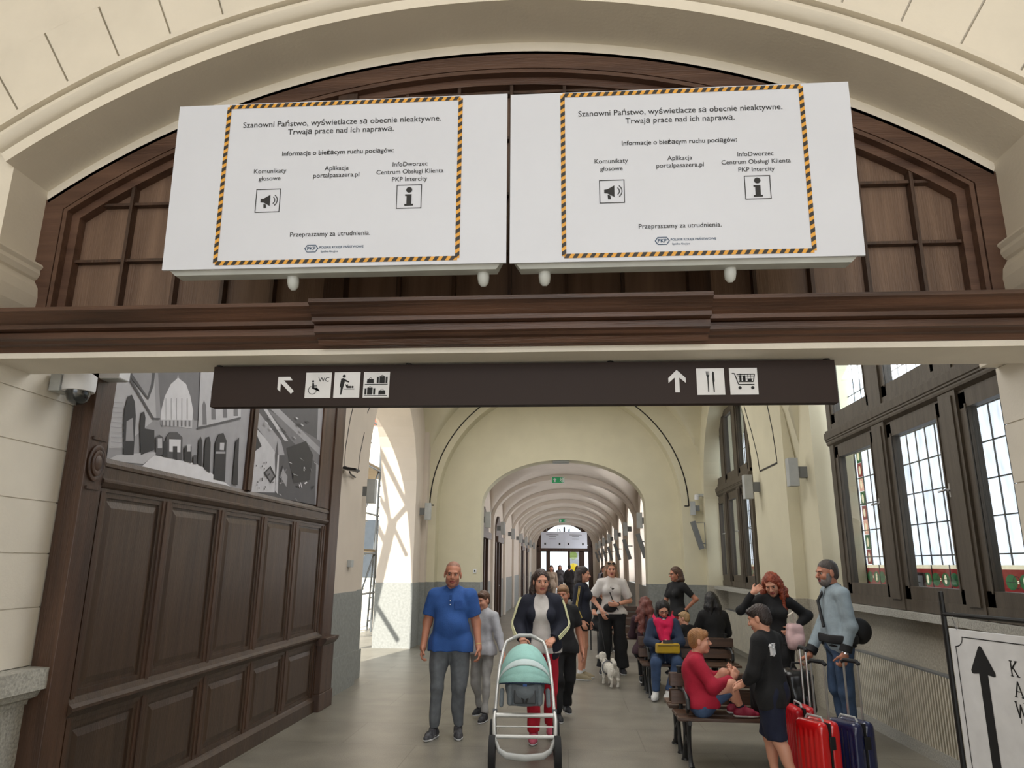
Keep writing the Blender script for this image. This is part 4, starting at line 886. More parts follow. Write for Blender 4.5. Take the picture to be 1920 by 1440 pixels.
def person(label, loc, rz=0, H=1.75, J=None, head=(0, 0, 0), b=1., fem=False, skin='fair', hair=None, top=None, bottom=None, shoes=None, hands=None, h=.006, group=None, child=False, brow=None, extra=None, beard=None, eyes=True, ground=0., hs=1.06, belly=0., seed=1, noshoes=False):
    k = H / 1.75; root = thing('person', label, 'person', loc, rz, group)
    j = {n: np.array(v, float) * k for n, v in {**BASE, **(J or {})}.items()}
    hk = k * hs; HM = head_frame(*head); hc = j['head']
    def hp(l, f, u): return hc + HM @ (np.array((l, f, u)) * hk)
    hr = lambda *r: np.array(r) * hk
    up = nrm(j['neck'] - j['pel']); lf = nrm(j['sl'] - j['sr']); fw = nrm(np.cross(lf, up)) ; lf2 = np.cross(up, fw)
    fw = fw if True else fw
    TM = np.stack([lf, fw, nrm(np.cross(lf, fw))], 1)
    lt = 1.0 if not fem else .9; HPR = .098 if fem else .086
    def torso(S, o=0., kk=.05, lowz=None, wide=0.):
        S.cone(j['hl'], j['hr'], (HPR * b) * k + o, (HPR * b) * k + o, kk)
        S.ell(j['wai'], hr(.142 * b * (.86 if fem else 1) + wide, .098 * b + belly * .4, .16) / hs + o, kk, TM)
        S.ell((j['wai'] + j['pel']) / 2, hr(.146 * b * (.93 if fem else 1) + wide, .098 * b + belly * .3, .13) / hs + o, kk, TM)
        if belly: S.ell(j['wai'] + fw * -.0 + (-fw if False else fw) * 0 + np.array([0, 0, .02 * k]) + FWD * belly * k, hr(.13 * b, .1 * b, .15) / hs + o, kk, TM)
        S.ell(j['che'], hr(.15 * b * lt + wide, .108 * b, .17) / hs + o, kk, TM)
        S.cone(j['sl'] * .8 + j['neck'] * .2 - up * .015 * k, j['sr'] * .8 + j['neck'] * .2 - up * .015 * k, .052 * b * k + o, .052 * b * k + o, kk)
        S.cone(j['sl'] * .75 + j['neck'] * .25 + np.array([0, 0, .0]), j['neck'], .046 * k + o * .5, .05 * k + o * .4, kk); S.cone(j['sr'] * .75 + j['neck'] * .25, j['neck'], .046 * k + o * .5, .05 * k + o * .4, kk)
        if fem and not child:
            for s in (-1, 1): S.ell(j['che'] + lf * s * .07 * k + FWD * .085 * k - up * .015 * k, hr(.062, .055, .06) / hs + o * .7, .04, TM)
    FWD = nrm(np.cross(lf, up)); FWD = FWD if FWD @ np.array([0, -1, 0]) > -2 else -FWD
    def arm(S, s, o=0., end=1.0, kk=.03, loose=1.):
        sh, e, w_ = j['s' + s], j['e' + s], j['w' + s]; ub = b if not fem else b * .88
        if end <= 1.0:
            p = sh + (e - sh) * end; S.cone(sh, p, .054 * ub * k + o, (.054 - .012 * end) * ub * k * loose + o, kk, 'b')
        else:
            S.cone(sh, e, .054 * ub * k + o, .043 * ub * k + o, kk); t = end - 1; p = e + (w_ - e) * t; S.cone(e, p, .042 * ub * k + o, (.042 - .015 * t) * ub * k * loose + o, kk, 'b' if t < 1.01 else None)
    def leg(S, s, o=0., end=2.0, kk=.03, flare=0., o2=None):
        hp_, kn, an = j['h' + s], j['k' + s], j['a' + s]; o2 = o if o2 is None else o2
        if end <= 1.0: p = hp_ + (kn - hp_) * end; S.cone(hp_, p, .088 * b * k + o, (.088 - .03 * end) * b * k + o2, kk, 'b'); return
        S.cone(hp_, kn, .088 * b * k + o, .056 * b * k + o2, kk); t = end - 1; p = kn + (an - kn) * t; S.cone(kn, p, .053 * b * k + o2, (.053 - .017 * t) * b * k + o2 + flare, kk, 'b')
        bk = nrm(an - kn); back = nrm(np.cross(np.cross(bk, (j['t' + s] - an)), bk)) * -1
        if o2 < .012: S.ell(kn + (an - kn) * .3 + back * .014 * k, np.array((.05, .05, .11)) * k * b + o, kk)
    # ---- body
    B = Sdf(); torso(B, -.012)
    au = -.009 if top and (top.get('sleeve', .62) > 1.5 or top.get('jacket')) else 0; lu = -.012 if bottom and bottom.get('end', 1.93) > 1.5 else 0
    B.cone(j['neck'] - up * .03 * k, hp(0, -.022, -.05), (.058 if not fem else .05) * k * (.85 if child else 1), (.054 if not fem else .047) * hk, .03)
    for s in 'lr':
        arm(B, s, au, 2.02); leg(B, s, lu, 2.0)
        a, t = j['a' + s], j['t' + s]; B.cone(a, a + (t - a) * (.35 if shoes else 1), .034 * k, .028 * k, .02)
    nw = .92 if fem else 1
    B.ell(hp(0, -.012, .035), hr(.0755, .094, .08), .02, HM); B.ell(hp(0, .022, -.035), hr(.058 * nw, .062, .078), .025, HM)
    B.ell(hp(0, .06, -.094), hr(.024 * nw, .02, .018), .03, HM)
    for s in (-1, 1):
        B.ell(hp(s * .042 * nw, .008, -.062), hr(.02, .032, .03), .03, HM); B.ell(hp(s * .04, .056, -.028), hr(.022, .02, .02), .03, HM)
        B.ell(hp(s * .03, .096, .004), hr(.018, .014, .011), .012, HM, 1)
        B.ell(hp(s * .078, -.008, -.006), hr(.009, .021, .033), .006, HM); B.ell(hp(s * .012, .096, -.033), hr(.009, .01, .008), .008, HM)
    B.ell(hp(0, .078, .024), hr(.05, .014, .011), .02, HM); B.cone(hp(0, .082, .012), hp(0, .108, -.027), .0085 * hk, .0125 * hk, .012)
    B.ell(hp(0, .0855, -.0585), hr(.024, .011, .0065), .006, HM); B.ell(hp(0, .083, -.0705), hr(.02, .012, .0075), .006, HM); B.box(hp(0, .1, -.0645), hr(.022, .012, .0018), .001, .003, HM, 1)
    # ---- hands: palm, four jointed fingers, thumb
    for s in 'lr':
        w_, e = j['w' + s], j['e' + s]; hd = (hands or {}).get(s, {}); d = nrm(hd.get('d', w_ - e)); th = np.array(hd.get('t', (0, -1, .1)), float); th = nrm(th - d * (th @ d)); n_ = np.cross(d, th) * (1 if s == 'l' else -1); c = hd.get('c', .45); q = k * (.92 if fem else 1.02)
        PM = np.stack([th, n_, d], 1); pc = w_ + d * .05 * q
        B.cone(w_ - d * .02 * q, w_ + d * .02 * q, .026 * q, .027 * q, .02); B.box(pc, np.array((.040, .0145, .05)) * q, .012 * q, .02, PM)
        for i, (off, ln) in enumerate(((.031, .071), (.0105, .08), (-.0105, .074), (-.031, .058))):
            p0 = w_ + d * (.094 - abs(off) * .15) * q + th * off * q; a = c * (.55 + .08 * i); dd = d + th * off * 1.2
            for f_, r0, r1 in ((.42, .0098, .0092), (.32, .0092, .0086), (.26, .0086, .0076)):
                v = nrm(dd) * math.cos(a) + n_ * math.sin(a); p1 = p0 + v * ln * f_ * q; B.cone(p0, p1, r0 * q, r1 * q, .004); p0 = p1; a += c * .85
        t0 = w_ + d * .025 * q + th * .03 * q; v = nrm(d * .62 + th * .72 + n_ * .28); t1 = t0 + v * .042 * q; v2 = nrm(d * .9 + th * .25 + n_ * (.25 + .4 * c)); t2 = t1 + v2 * .032 * q
        B.cone(t0, t1, .0135 * q, .011 * q, .012); B.cone(t1, t2, .0108 * q, .0092 * q, .004); B.cone(t2, t2 + v2 * .02 * q, .0092 * q, .008 * q, .003)
    VQ = B.mesh(h); C = VQ[0][VQ[1]].mean(1); U = (C - hc) @ HM / hk
    fm = ((np.abs(U[:, 0]) < .023) & (U[:, 1] > .074) & (U[:, 2] < -.052) & (U[:, 2] > -.078)).astype(int)
    mesh_obj('body', VQ, [SK[skin], LIP], root, facemat=fm)
    if eyes and h < .012:
        for s in (-1, 1):
            e = MB().use(EYEW).lathe([(.0112 * math.sin(a) * hk + 1e-5, .0112 * math.cos(a) * hk) for a in np.linspace(0, PI, 9)], hp(s * .031, .0715, .002), HM[:, 1], 12)
            e.use(IRIS).lathe([(.0072 * math.sin(a) * hk + 1e-5, .0068 * math.cos(a) * hk * .5) for a in np.linspace(0, PI / 2, 5)], hp(s * .031, .0795, .002), HM[:, 1], 10); e.build('eye', None, root, smooth=True)
            w2 = MB(); w2.tube([hp(s * .013, .0925, .0175), hp(s * .03, .0905, .0225), hp(s * .048, .077, .0165)], [.0028 * hk, .0038 * hk, .002 * hk], 6); w2.build('eyebrow', brow or BROW, root)
    # ---- clothes
    fd = folds(.006, 34, seed)
    if top:
        T = Sdf(); o = top.get('o', .011); torso(T, o, .05, wide=top.get('wide', 0.))
        for s in 'lr': arm(T, s, o + top.get('so', .002), top.get('sleeve', .62), .035, top.get('loose', 1.08))
        hz = top.get('hem'); 
        if hz is not None:
            for s in 'lr': T.cone(j['h' + s], j['h' + s] + np.array([0, 0, -.06 * k]), .1 * b * k + o, .1 * b * k + o, .05)
            hq = j['pel'] + up * hz * k; T2 = T
            tn = -up; 
            # hem only trims the torso part: arms hanging below are added after
            A_ = Sdf(); torso(A_, o, .05, wide=top.get('wide', 0.)); ho = o + .012
            A_.cone(j['hl'], j['hr'], (HPR * b + .003) * k + ho - .006, (HPR * b + .003) * k + ho - .006, .05)
            for s in 'lr': A_.cone(j['h' + s], j['h' + s] + (nrm(j['k' + s] - j['h' + s])) * .1 * k, .094 * b * k + ho, .094 * b * k + ho, .05)
            A_.cut(hq, tn)
            for s in 'lr': arm(A_, s, o + top.get('so', .002), top.get('sleeve', .62), .035, top.get('loose', 1.08))
            T = A_
        if top.get('collar'): T.cone(j['neck'] + up * .0 * k, j['neck'] + up * .045 * k, .066 * k, .063 * k, .015, 'b')
        T.cone(j['neck'] + up * .01 * k, hp(0, -.015, -.055), .062 * k * (.86 if fem or child else 1), .055 * k, .01, None, 1) if not top.get('collar') else None
        VT = T.mesh(h * 1.15, None if top.get('jacket') else fd); fm = None; ms = [top['m']]
        if top.get('m2'): ms.append(top['m2']); C = VT[0][VT[1]].mean(1); fm = top['mask'](C, j, k).astype(int)
        mesh_obj(top.get('name', 'shirt'), VT, ms, root, facemat=fm)
    if top and top.get('jacket'):
        jk = top['jacket']; T = Sdf(); o = jk.get('o', .028); torso(T, o, .05); T.cone(j['hl'] + up * .05 * k, j['hr'] + up * .05 * k, (HPR + .012) * b * k + o, (HPR + .012) * b * k + o, .05); T.cut(j['pel'] + up * jk.get('hem', -.02) * k, -up)
        for s in 'lr': arm(T, s, o, jk.get('sleeve', 1.95), .035, 1.12)
        if jk.get('collar'): T.cone(j['neck'] + up * .0, j['neck'] + up * .05 * k, .075 * k, .072 * k, .02, 'b')
        op = jk.get('open', .07)
        c0, c1 = j['neck'] + FWD * .1 * k - up * .02 * k, j['pel'] + FWD * .14 * k - up * .1 * k
        if op: T.cone(c0, c1, op * .75 * k, op * 1.25 * k, .01, None, 1); 
        T.cone(j['neck'] - up * .02 * k, hp(0, 0, -.05), .06 * k, .056 * k, .008, None, 1)
        VT = T.mesh(h * 1.15, folds(.005, 30, seed + 5)); ms = [jk['m']]; fm = None
        if jk.get('m2'): ms.append(jk['m2']); C = VT[0][VT[1]].mean(1); fm = jk['mask'](C, j, k).astype(int)
        mesh_obj('jacket', VT, ms, root, facemat=fm)
    if bottom:
        T = Sdf(); o = bottom.get('o', .008); fl = bottom.get('flare', 0.); T.cone(j['hl'], j['hr'], (HPR * b + .003) * k + o, (HPR * b + .003) * k + o, .04)
        T.cone(j['pel'] + up * .06 * k, j['pel'], .0 + .098 * b * k + o, .1 * b * k + o, .05)
        for s in 'lr': leg(T, s, o, bottom.get('end', 1.93), .03, fl, bottom.get('o2', o))
        T.cut(j['pel'] + up * bottom.get('rise', .1) * k, up)
        mesh_obj(bottom.get('name', 'trousers'), T.mesh(h * 1.15, folds(bottom.get('fold', .006), 40, seed + 9)), bottom['m'], root)
    if shoes:
        for s in 'lr':
            a, t = j['a' + s], j['t' + s]; d = nrm(t - a) ; fl = t - a; 
            n_ = nrm(np.cross(np.cross(fl, (0, 0, 1.)) if abs(nrm(fl)[2]) < .9 else (1., 0, 0), fl)); n_ = n_ if n_[2] > 0 else -n_
            pitch = shoes.get('pitch' + s, 0.)
            flat_ = nrm(np.array([fl[0], fl[1], 0]) + 1e-6); dn = np.array([0, 0, -1.]); dn = nrm(dn * math.cos(pitch) + flat_ * math.sin(pitch) * -1 * -1) if pitch else dn; ft = nrm(flat_ * math.cos(pitch) + np.array([0, 0, -1]) * math.sin(pitch)) if pitch else flat_; 
            dn = nrm(-np.array([0, 0, 1.]) - ft * (-np.array([0, 0, 1.]) @ ft)) if pitch else np.array([0, 0, -1.])
            base = a + dn * .05 * k; heel = base - ft * .045 * k; ball = base + ft * .10 * k; toe = base + ft * .165 * k
            S = Sdf(); S.cone(heel - dn * .015 * k, ball - dn * .002 * k, .041 * k, .043 * k, .02); S.cone(ball, toe + dn * .006 * k, .043 * k, .03 * k, .02); S.cone(base - dn * .01 * k, a - dn * shoes.get('hi', .015) * k, .04 * k, .042 * k, .02, 'b'); S.cone(a - dn * .0, ball - dn * .012 * k, .036 * k, .03 * k, .03); S.cut(base + dn * .018 * k, dn)
            so = mesh_obj('shoe', S.mesh(h), shoes['m'], root); S = Sdf(); S.cone(heel, ball, .046 * k, .048 * k, .02); S.cone(ball, toe, .048 * k, .036 * k, .02); S.cut(base + dn * .036 * k, dn); S.cut(base + dn * .014 * k, -dn); mesh_obj('sole', S.mesh(h), shoes.get('sole', WHITE), so)
            if shoes.get('stripe') and h < .012:
                q = MB(); sd = np.cross(ft, dn)
                for i in range(4):
                    t_ = .0 + .022 * i
                    for g in (-1, 1): q.tube([base + ft * (.005 + t_) * k - dn * .0 + sd * g * .043 * k, base + ft * (.02 + t_) * k - dn * .03 * k + sd * g * .036 * k], .004 * k, 5)
                for i in range(4): q.tube([base + ft * (.045 + .02 * i) * k - dn * (.045 - .01 * i) * k + sd * .02 * k, base + ft * (.05 + .02 * i) * k - dn * (.045 - .01 * i) * k - sd * .02 * k], .004 * k, 5)
                q.build('shoe_laces', WHITE, so)
            if shoes.get('sock'): q = MB(); q.tube([a - dn * .01 * k, a + (j['k' + s] - a) * shoes.get('sockh', .16)], [.043 * k, .046 * k], 14); q.build('sock', shoes['sock'], root, smooth=True)
    # ---- hair
    if hair:
        st = hair['style']; S = Sdf(); g = .0 if st != 'crop' else (-.0065 if not beard else -.003)
        S.ell(hp(0, -.017, .042), hr(.080 + g, .099 + g, .088 + g), .01, HM)
        if st in ('short', 'crop'):
            S.ell(hp(0, -.05, -.01), hr(.07 + g, .062, .07), .02, HM)
            if hair.get('fringe'): S.ell(hp(.01, .062, .075), hr(.06, .03, .028), .02, HM); S.ell(hp(-.03, .068, .06), hr(.03, .02, .022), .015, HM)
            S.ell(hp(0, .085, -.03), hr(.085, .07 + (0 if hair.get('fringe') else .0), .088 if not hair.get('fringe') else .074), .01, HM, 1)
            for s in (-1, 1): S.ell(hp(s * .09, .0, -.02), hr(.03, .034, .045), .008, HM, 1)
            S.ell(hp(0, -.02, -.14), hr(.1, .1, .07), .01, HM, 1)
        if st in ('long', 'wavy', 'bob'):
            L = hair.get('len', .34); sp = hair.get('spread', 1.)
            down = nrm(up * -.9 + HM[:, 2] * -.3)
            for s in (-1, 1):
                for (l, f, u, ll, r0, r1) in ((.068, -.022, .03, L * .9, .022, .02), (.060, -.058, .03, L, .036, .03), (.028, -.082, .02, L, .046, .04)):
                    a = hp(s * l, f, u); S.cone(a, a + down * .12 * hk + HM @ np.array((s * .018 * sp, -.012, 0)) * hk, r0 * hk, r0 * hk, .03); S.cone(a + down * .12 * hk + HM @ np.array((s * .018 * sp, -.012, 0)) * hk, a + down * ll * hk + HM @ np.array((s * .022 * sp, hair.get('fwd', -.0) + (.035 if l == .068 else 0), 0)) * hk, r0 * hk, r1 * hk, .03)
            S.ell(hp(0, .10, -.035), hr(.064, .082, .112), .008, HM, 1)
            S.ell(hp(0, -.03, -.17), hr(.052, .045, .1), .01, HM, 1) if st != 'bob' else None
        if st == 'pony':
            S.ell(hp(0, -.05, -.0), hr(.07, .06, .075), .02, HM); S.ell(hp(0, .085, -.03), hr(.085, .07, .088), .01, HM, 1)
            for s in (-1, 1): S.ell(hp(s * .09, .0, -.02), hr(.03, .034, .045), .008, HM, 1)
            S.ell(hp(0, -.02, -.14), hr(.1, .1, .07), .01, HM, 1); S.cone(hp(0, -.1, .04), hp(0, -.13, -.08), .022 * hk, .028 * hk, .02); S.cone(hp(0, -.13, -.08), hp(0, -.12, -.2), .028 * hk, .012 * hk, .02)
        if st == 'wavy':
            rr = np.random.RandomState(seed)
            for i in range(70):
                a_ = rr.rand() * 2 * PI; u_ = .1 - rr.rand() * hair.get('len', .34) * .95; f_ = -.03 + .075 * math.cos(a_); l_ = (.085 + .02 * (u_ < 0) + .1 * max(0, -u_) * hair.get('spread', 1.)) * math.sin(a_)
                if f_ > .0 and abs(l_) < .062 and u_ < .075: continue
                if u_ > .06: l_ *= .7; f_ = f_ * .8
                S.ell(hp(l_, f_, u_) , hr(.02, .02, .028), .012, HM)
        amp = hair.get('amp', .003 if st != 'crop' else .0008)
        def hd_(X, Y, Z):
            x, y, z = X - hc[0], Y - hc[1], Z - hc[2]; l = x * HM[0, 0] + y * HM[1, 0] + z * HM[2, 0]; f = x * HM[0, 1] + y * HM[1, 1] + z * HM[2, 1]; u = x * HM[0, 2] + y * HM[1, 2] + z * HM[2, 2]
            return amp * (np.sin(260 * l + 60 * np.sin(9 * u + 3 * f)) + np.sin(230 * f + 40 * np.sin(11 * u))) * .6 + hair.get('wave', 0) * np.sin(46 * u + 30 * l + 20 * f)
        mesh_obj('hair', S.mesh(h, hd_), hair['m'], root)
    if beard:
        S = Sdf(); S.ell(hp(0, .03, -.075), hr(.06, .06, .052), .01, HM); S.ell(hp(0, .092, -.047), hr(.026, .012, .008), .006, HM)
        for s in (-1, 1): S.ell(hp(s * .058, .02, -.04), hr(.014, .03, .045), .02, HM)
        S.ell(hp(0, .095, -.066), hr(.02, .02, .009), .005, HM, 1); S.ell(hp(0, .07, .0), hr(.05, .06, .045), .01, HM, 1); mesh_obj('beard', S.mesh(h), beard, root)
    if extra: extra(root, j, k, hp, HM, hk, up, lf, FWD)
    return root
# ================================================================ benches, luggage, stroller, sign stand, dog
SLAT = wood('worn_bench_wood', (58, 40, 30), (92, 66, 48), 'x', .4); IRON = mat('black_cast_iron', (26, 27, 28), .45, .1, 20)
def make_bench(label, x, y, L=1.27):
    t = thing('park_bench', label, 'bench', (x, y, 0), 0, 'back-to-back waiting benches')
    for s in (-1, 1):
        for yy, z in ((.15, .43), (.29, .435), (.44, .43)): MB().bx(-L / 2, L / 2, s * yy - .062, s * yy + .062, z - .03, z).build('seat_slat', SLAT, t, bevel=.006)
        for z, o in ((.53, .055), (.68, .04)): MB().ob((0, s * o, z), (L, .026, .12), Matrix.Rotation(s * .12, 3, 'X')).build('back_slat', SLAT, t, bevel=.006)
    for e in (-1, 1):
        X = e * (L / 2 - .1); f = MB()
        f.tube([(X, 0, .38), (X, 0, .78)], .02)
        f.bx(X - .016, X + .016, -.52, .52, .37, .405)
        for s in (-1, 1):
            f.tube([(X, s * .46, .40), (X, s * .42, .30), (X, s * .41, .18), (X, s * .45, .06), (X, s * .50, .015)], [.024, .02, .018, .02, .03])
            f.tube([(X, s * .16, .40), (X, s * .2, .28), (X, s * .17, .14), (X, s * .12, .02)], [.022, .018, .018, .028])
            f.tube([(X, s * .17, .14), (X, s * .28, .24), (X, s * .41, .17)], .011)
            f.lathe([(.038, 0), (.036, .012), (.02, .03)], (X, s * .5, 0), (0, 0, 1), 12); f.lathe([(.036, 0), (.034, .012), (.02, .03)], (X, s * .12, 0), (0, 0, 1), 12)
        f.tube([(X, 0, .78), (X, 0, .80)], .03)
        f.build('end_frame', IRON, t, smooth=True)
        for s in (-1, 1):
            a = MB(); a.tube([(X, s * .06, .6), (X, s * .2, .62), (X, s * .36, .61), (X, s * .44, .57), (X, s * .45, .5), (X, s * .40, .46), (X, s * .36, .5)], [.016, .016, .018, .02, .018, .014, .012]); a.build('armrest', IRON, t, smooth=True)
    return t
make_bench('nearest dark wooden back-to-back bench, with the boy in crimson sitting on it', 1.62, 7.47)
make_bench('dark wooden bench carrying the woman in a fuchsia scarf', 1.70, 11.0, 1.34)
make_bench('dark wooden bench behind the woman in a white printed shirt', 1.55, 14.6, 1.3)
make_bench('half-hidden wooden bench with a person in a white cap just inside the corridor', 1.35, 18.9, 1.2)
# ---- suitcases
def suitcase(label, x, y, rz, colm, w=.40, d=.25, hgt=.56, pole=1.03, name='suitcase', gx=-.1):
    t = thing(name, label, 'suitcase', (x, y, 0), rz, 'rolling suitcases')
    z0 = .05
    for s in (-1, 1):
        sh = MB(); n = 10; P = []
        for i in range(n):   # ribbed shell outline in plan
            pass
        c = (0, s * d * .27, z0 + hgt / 2)
        S = Sdf(); S.box(c, (w / 2, d * .235, hgt / 2), .045, .01)
        rib = lambda X, Y, Z: .0045 * np.cos(2 * PI * X / .052) * np.clip((hgt / 2 - .05 - np.abs(Z - c[2])) / .03, 0, 1) + 0 * Y
        mesh_obj('half_shell', S.mesh(.008, rib), colm, t)
    MB().bx(-w / 2 + .012, w / 2 - .012, -d * .045, d * .045, z0 + .012, z0 + hgt - .012).build('zip_band', BLACK, t)
    for px_ in (-.07, .07):
        p = MB(); p.tube([(px_ + gx * 0, d * .3, z0 + hgt - .02), (px_, d * .3, pole - .02)], .0095, 8); p.build('telescopic_pole', STEEL, t, smooth=True)
    g = MB(); g.tube([(-.085, d * .3, pole - .02), (-.06, d * .3, pole), (.06, d * .3, pole), (.085, d * .3, pole - .02)], .017, 8); g.build('pull_grip', BLACK, t, smooth=True)
    hh = MB(); hh.tube([(-.09, -.02, z0 + hgt - .005), (-.07, -.02, z0 + hgt + .025), (.07, -.02, z0 + hgt + .025), (.09, -.02, z0 + hgt - .005)], .009, 8); hh.build('carry_handle', GREYBOX, t, smooth=True)
    lk = MB().bx(w / 2 - .004, w / 2 + .008, -.03, .03, z0 + hgt * .62, z0 + hgt * .8); lk.build('lock', BLACK, t, bevel=.004)
    for sx in (-1, 1):
        for sy in (-1, 1):
            wv = MB(); wv.lathe([(.025, -.012), (.025, .012)], (sx * (w / 2 - .06), sy * d * .32, .027), (1, 0, 0), 12); wv.bx(sx * (w / 2 - .06) - .016, sx * (w / 2 - .06) + .016, sy * d * .32 - .02, sy * d * .32 + .02, .03, .06); wv.build('wheel', BLACK, t)
    return t
suitcase('glossy red ribbed hard-shell suitcase standing in front of the bearded man', 1.98, 6.32, math.radians(-62), mat('glossy_red_shell', (206, 24, 26), .22, .05, 4, coat=.6), w=.29, d=.21, hgt=.52, pole=1.0)
suitcase('navy blue ribbed hard-shell suitcase beside the red one by the wall', 2.27, 6.4, math.radians(-62), mat('glossy_navy_shell', (30, 36, 74), .25, .06, 4, coat=.6), w=.30, d=.22, hgt=.51, pole=1.0)
suitcase('second red suitcase mostly hidden behind the front red one, with a raised pole', 2.0, 6.78, math.radians(-88), mat('dull_red_shell', (188, 26, 34), .3, .05, 4), w=.24, d=.2, hgt=.54, pole=1.06)
# ---- black bags on the bench
def soft_bag(name, label, cat, loc, sz, mt, seed, strap=True, rz=0):
    t = thing(name, label, cat, loc, rz); S = Sdf(); S.box((0, 0, sz[2] / 2), (sz[0] / 2, sz[1] / 2, sz[2] / 2), min(sz) * .35, .02); S.ell((0, -sz[1] * .35, sz[2] * .35), (sz[0] * .36, sz[1] * .3, sz[2] * .28), .03)
    mesh_obj('bag_body', S.mesh(.009, folds(.009, 34, seed)), mt, t)
    if strap: q = MB(); q.tube([(-sz[0] * .2, 0, sz[2] - .01), (-sz[0] * .15, 0, sz[2] + .05), (sz[0] * .15, 0, sz[2] + .05), (sz[0] * .2, 0, sz[2] - .01)], .011, 8); q.build('carry_loop', BLACK, t, smooth=True); z = MB(); z.tube([(-sz[0] * .42, -sz[1] * .3, sz[2] * .85), (0, -sz[1] * .42, sz[2] * .9), (sz[0] * .42, -sz[1] * .3, sz[2] * .85)], .006, 6); z.build('zip', STEEL, t)
    return t
GLB = mat('glossy_black_nylon', (18, 18, 20), .28, .2, 12); MTB = mat('matt_black_fabric', (20, 20, 22), .8, .2, 16)
soft_bag('backpack', 'shiny black backpack on the near bench beside the raised suitcase pole', 'backpack', (2.12, 7.2, .432), (.26, .2, .40), GLB, 3)
soft_bag('travel_bag', 'big matt black travel bag on the near bench behind the boy in black', 'bag', (1.83, 7.17, .432), (.30, .24, .34), MTB, 4, strap=False)
# ---- stroller with the mint canopy
MINT = cloth('mint_fabric', (158, 206, 198), .06); SILV = mat('silver_painted_frame', (200, 200, 196), .35, metal=.3); SEATG = cloth('grey_seat_fabric', (112, 120, 126)); DKG = mat('dark_grey_plastic', (62, 66, 70), .5); TYRE = mat('black_rubber', (26, 26, 27), .8)
st = thing('stroller', 'mint green baby stroller with a silver frame pushed by the woman in red trousers', 'stroller', (-.39, 6.98, 0), .06)
for s in (-1, 1):
    r = MB(); r.tube([(s * .12, .60, 1.02), (s * .185, .57, .99), (s * .215, .52, .92), (s * .245, .40, .78), (s * .26, .2, .6), (s * .265, .0, .47), (s * .275, -.1, .40), (s * .27, -.19, .27), (s * .22, -.24, .17)], .017, 10); r.build('side_tube', SILV, st, smooth=True)
    r = MB(); r.tube([(s * .262, .02, .48), (s * .28, .2, .28), (s * .285, .36, .16)], .013, 10); r.build('rear_strut', SILV, st, smooth=True)
    r = MB(); r.tube([(s * .24, -.2, .25), (s * .29, -.22, .19), (s * .285, -.23, .12)], .016, 10); r.build('front_fork', GREYBOX, st, smooth=True)
    for yy, rad, xx, nm in ((-.24, .15, .285, 'front_wheel'), (.37, .155, .30, 'rear_wheel')):
        wv = MB(); wv.use(TYRE).lathe([(rad - .03, -.026), (rad - .004, -.028), (rad, 0), (rad - .004, .028), (rad - .03, .026)], (s * xx, yy, rad), (1, 0, 0), 24); wv.use(GREYBOX).lathe([(rad - .026, -.012), (rad - .026, .012)], (s * xx, yy, rad), (1, 0, 0), 20); wv.use(DKG).lathe([(.03, -.026), (.03, .026)], (s * xx, yy, rad), (1, 0, 0), 12); wv.build(nm, None, st, smooth=True)
    j_ = MB(); j_.lathe([(.024, -.02), (.024, .02)], (s * .27, -.02, .45), (1, 0, 0), 14); j_.build('hinge', DKG, st)
for (p, q_, rr) in (((-.265, -.05, .425), (.265, -.05, .425), .02), ((-.27, -.12, .345), (.27, -.12, .345), .006), ((-.262, -.18, .275), (.262, -.18, .275), .017)):
    r = MB(); r.tube([p, q_], rr, 10); r.build('cross_bar', SILV, st, smooth=True)
r = MB(); r.tube([(-.23, -.235, .18), (-.16, -.255, .14), (0, -.265, .125), (.16, -.255, .14), (.23, -.235, .18)], [.02, .028, .03, .028, .02], 12); r.build('front_bumper', GREYBOX, st, smooth=True)
r = MB(); r.tube([(-.12, .60, 1.02), (-.06, .615, 1.045), (.06, .615, 1.045), (.12, .60, 1.02)], .02, 10); r.build('handle_bar', GREYBOX, st, smooth=True)
r = MB(); r.tube([(-.29, .37, .155), (.29, .37, .155)], .012, 8); r.build('axle', SILV, st)
S = Sdf(); S.ell((0, .16, .64), (.185, .29, .17), .03); S.ell((0, .16, .72), (.15, .27, .17), .03, None, 1); S.box((0, .0, .58), (.165, .03, .085), .03, .03); mesh_obj('seat_shell', S.mesh(.009), SEATG, st)
S = Sdf(); S.box((0, -.085, .585), (.10, .014, .06), .01); mesh_obj('seat_liner', S.mesh(.008), DKG, st)
for s in (-1, 1):
    S = Sdf(); S.cone((s * .13, -.03, .66), (s * .135, -.03, .52), .028, .022, .02); S.cone((s * .21, .03, .62), (s * .215, .0, .50), .022, .02, .02); mesh_obj('adapter_arm', S.mesh(.008), SEATG, st)
q = MB()
for s in (-1, 1): q.ob((s * .03, -.104, .595), (.018, .006, .12), Matrix.Rotation(s * .35, 3, 'Y'))
q.build('harness_strap', BLACK, st); MB().bx(-.018, .018, -.12, -.10, .63, .70).build('buckle', mat('blue_buckle', (40, 84, 150), .5), st)
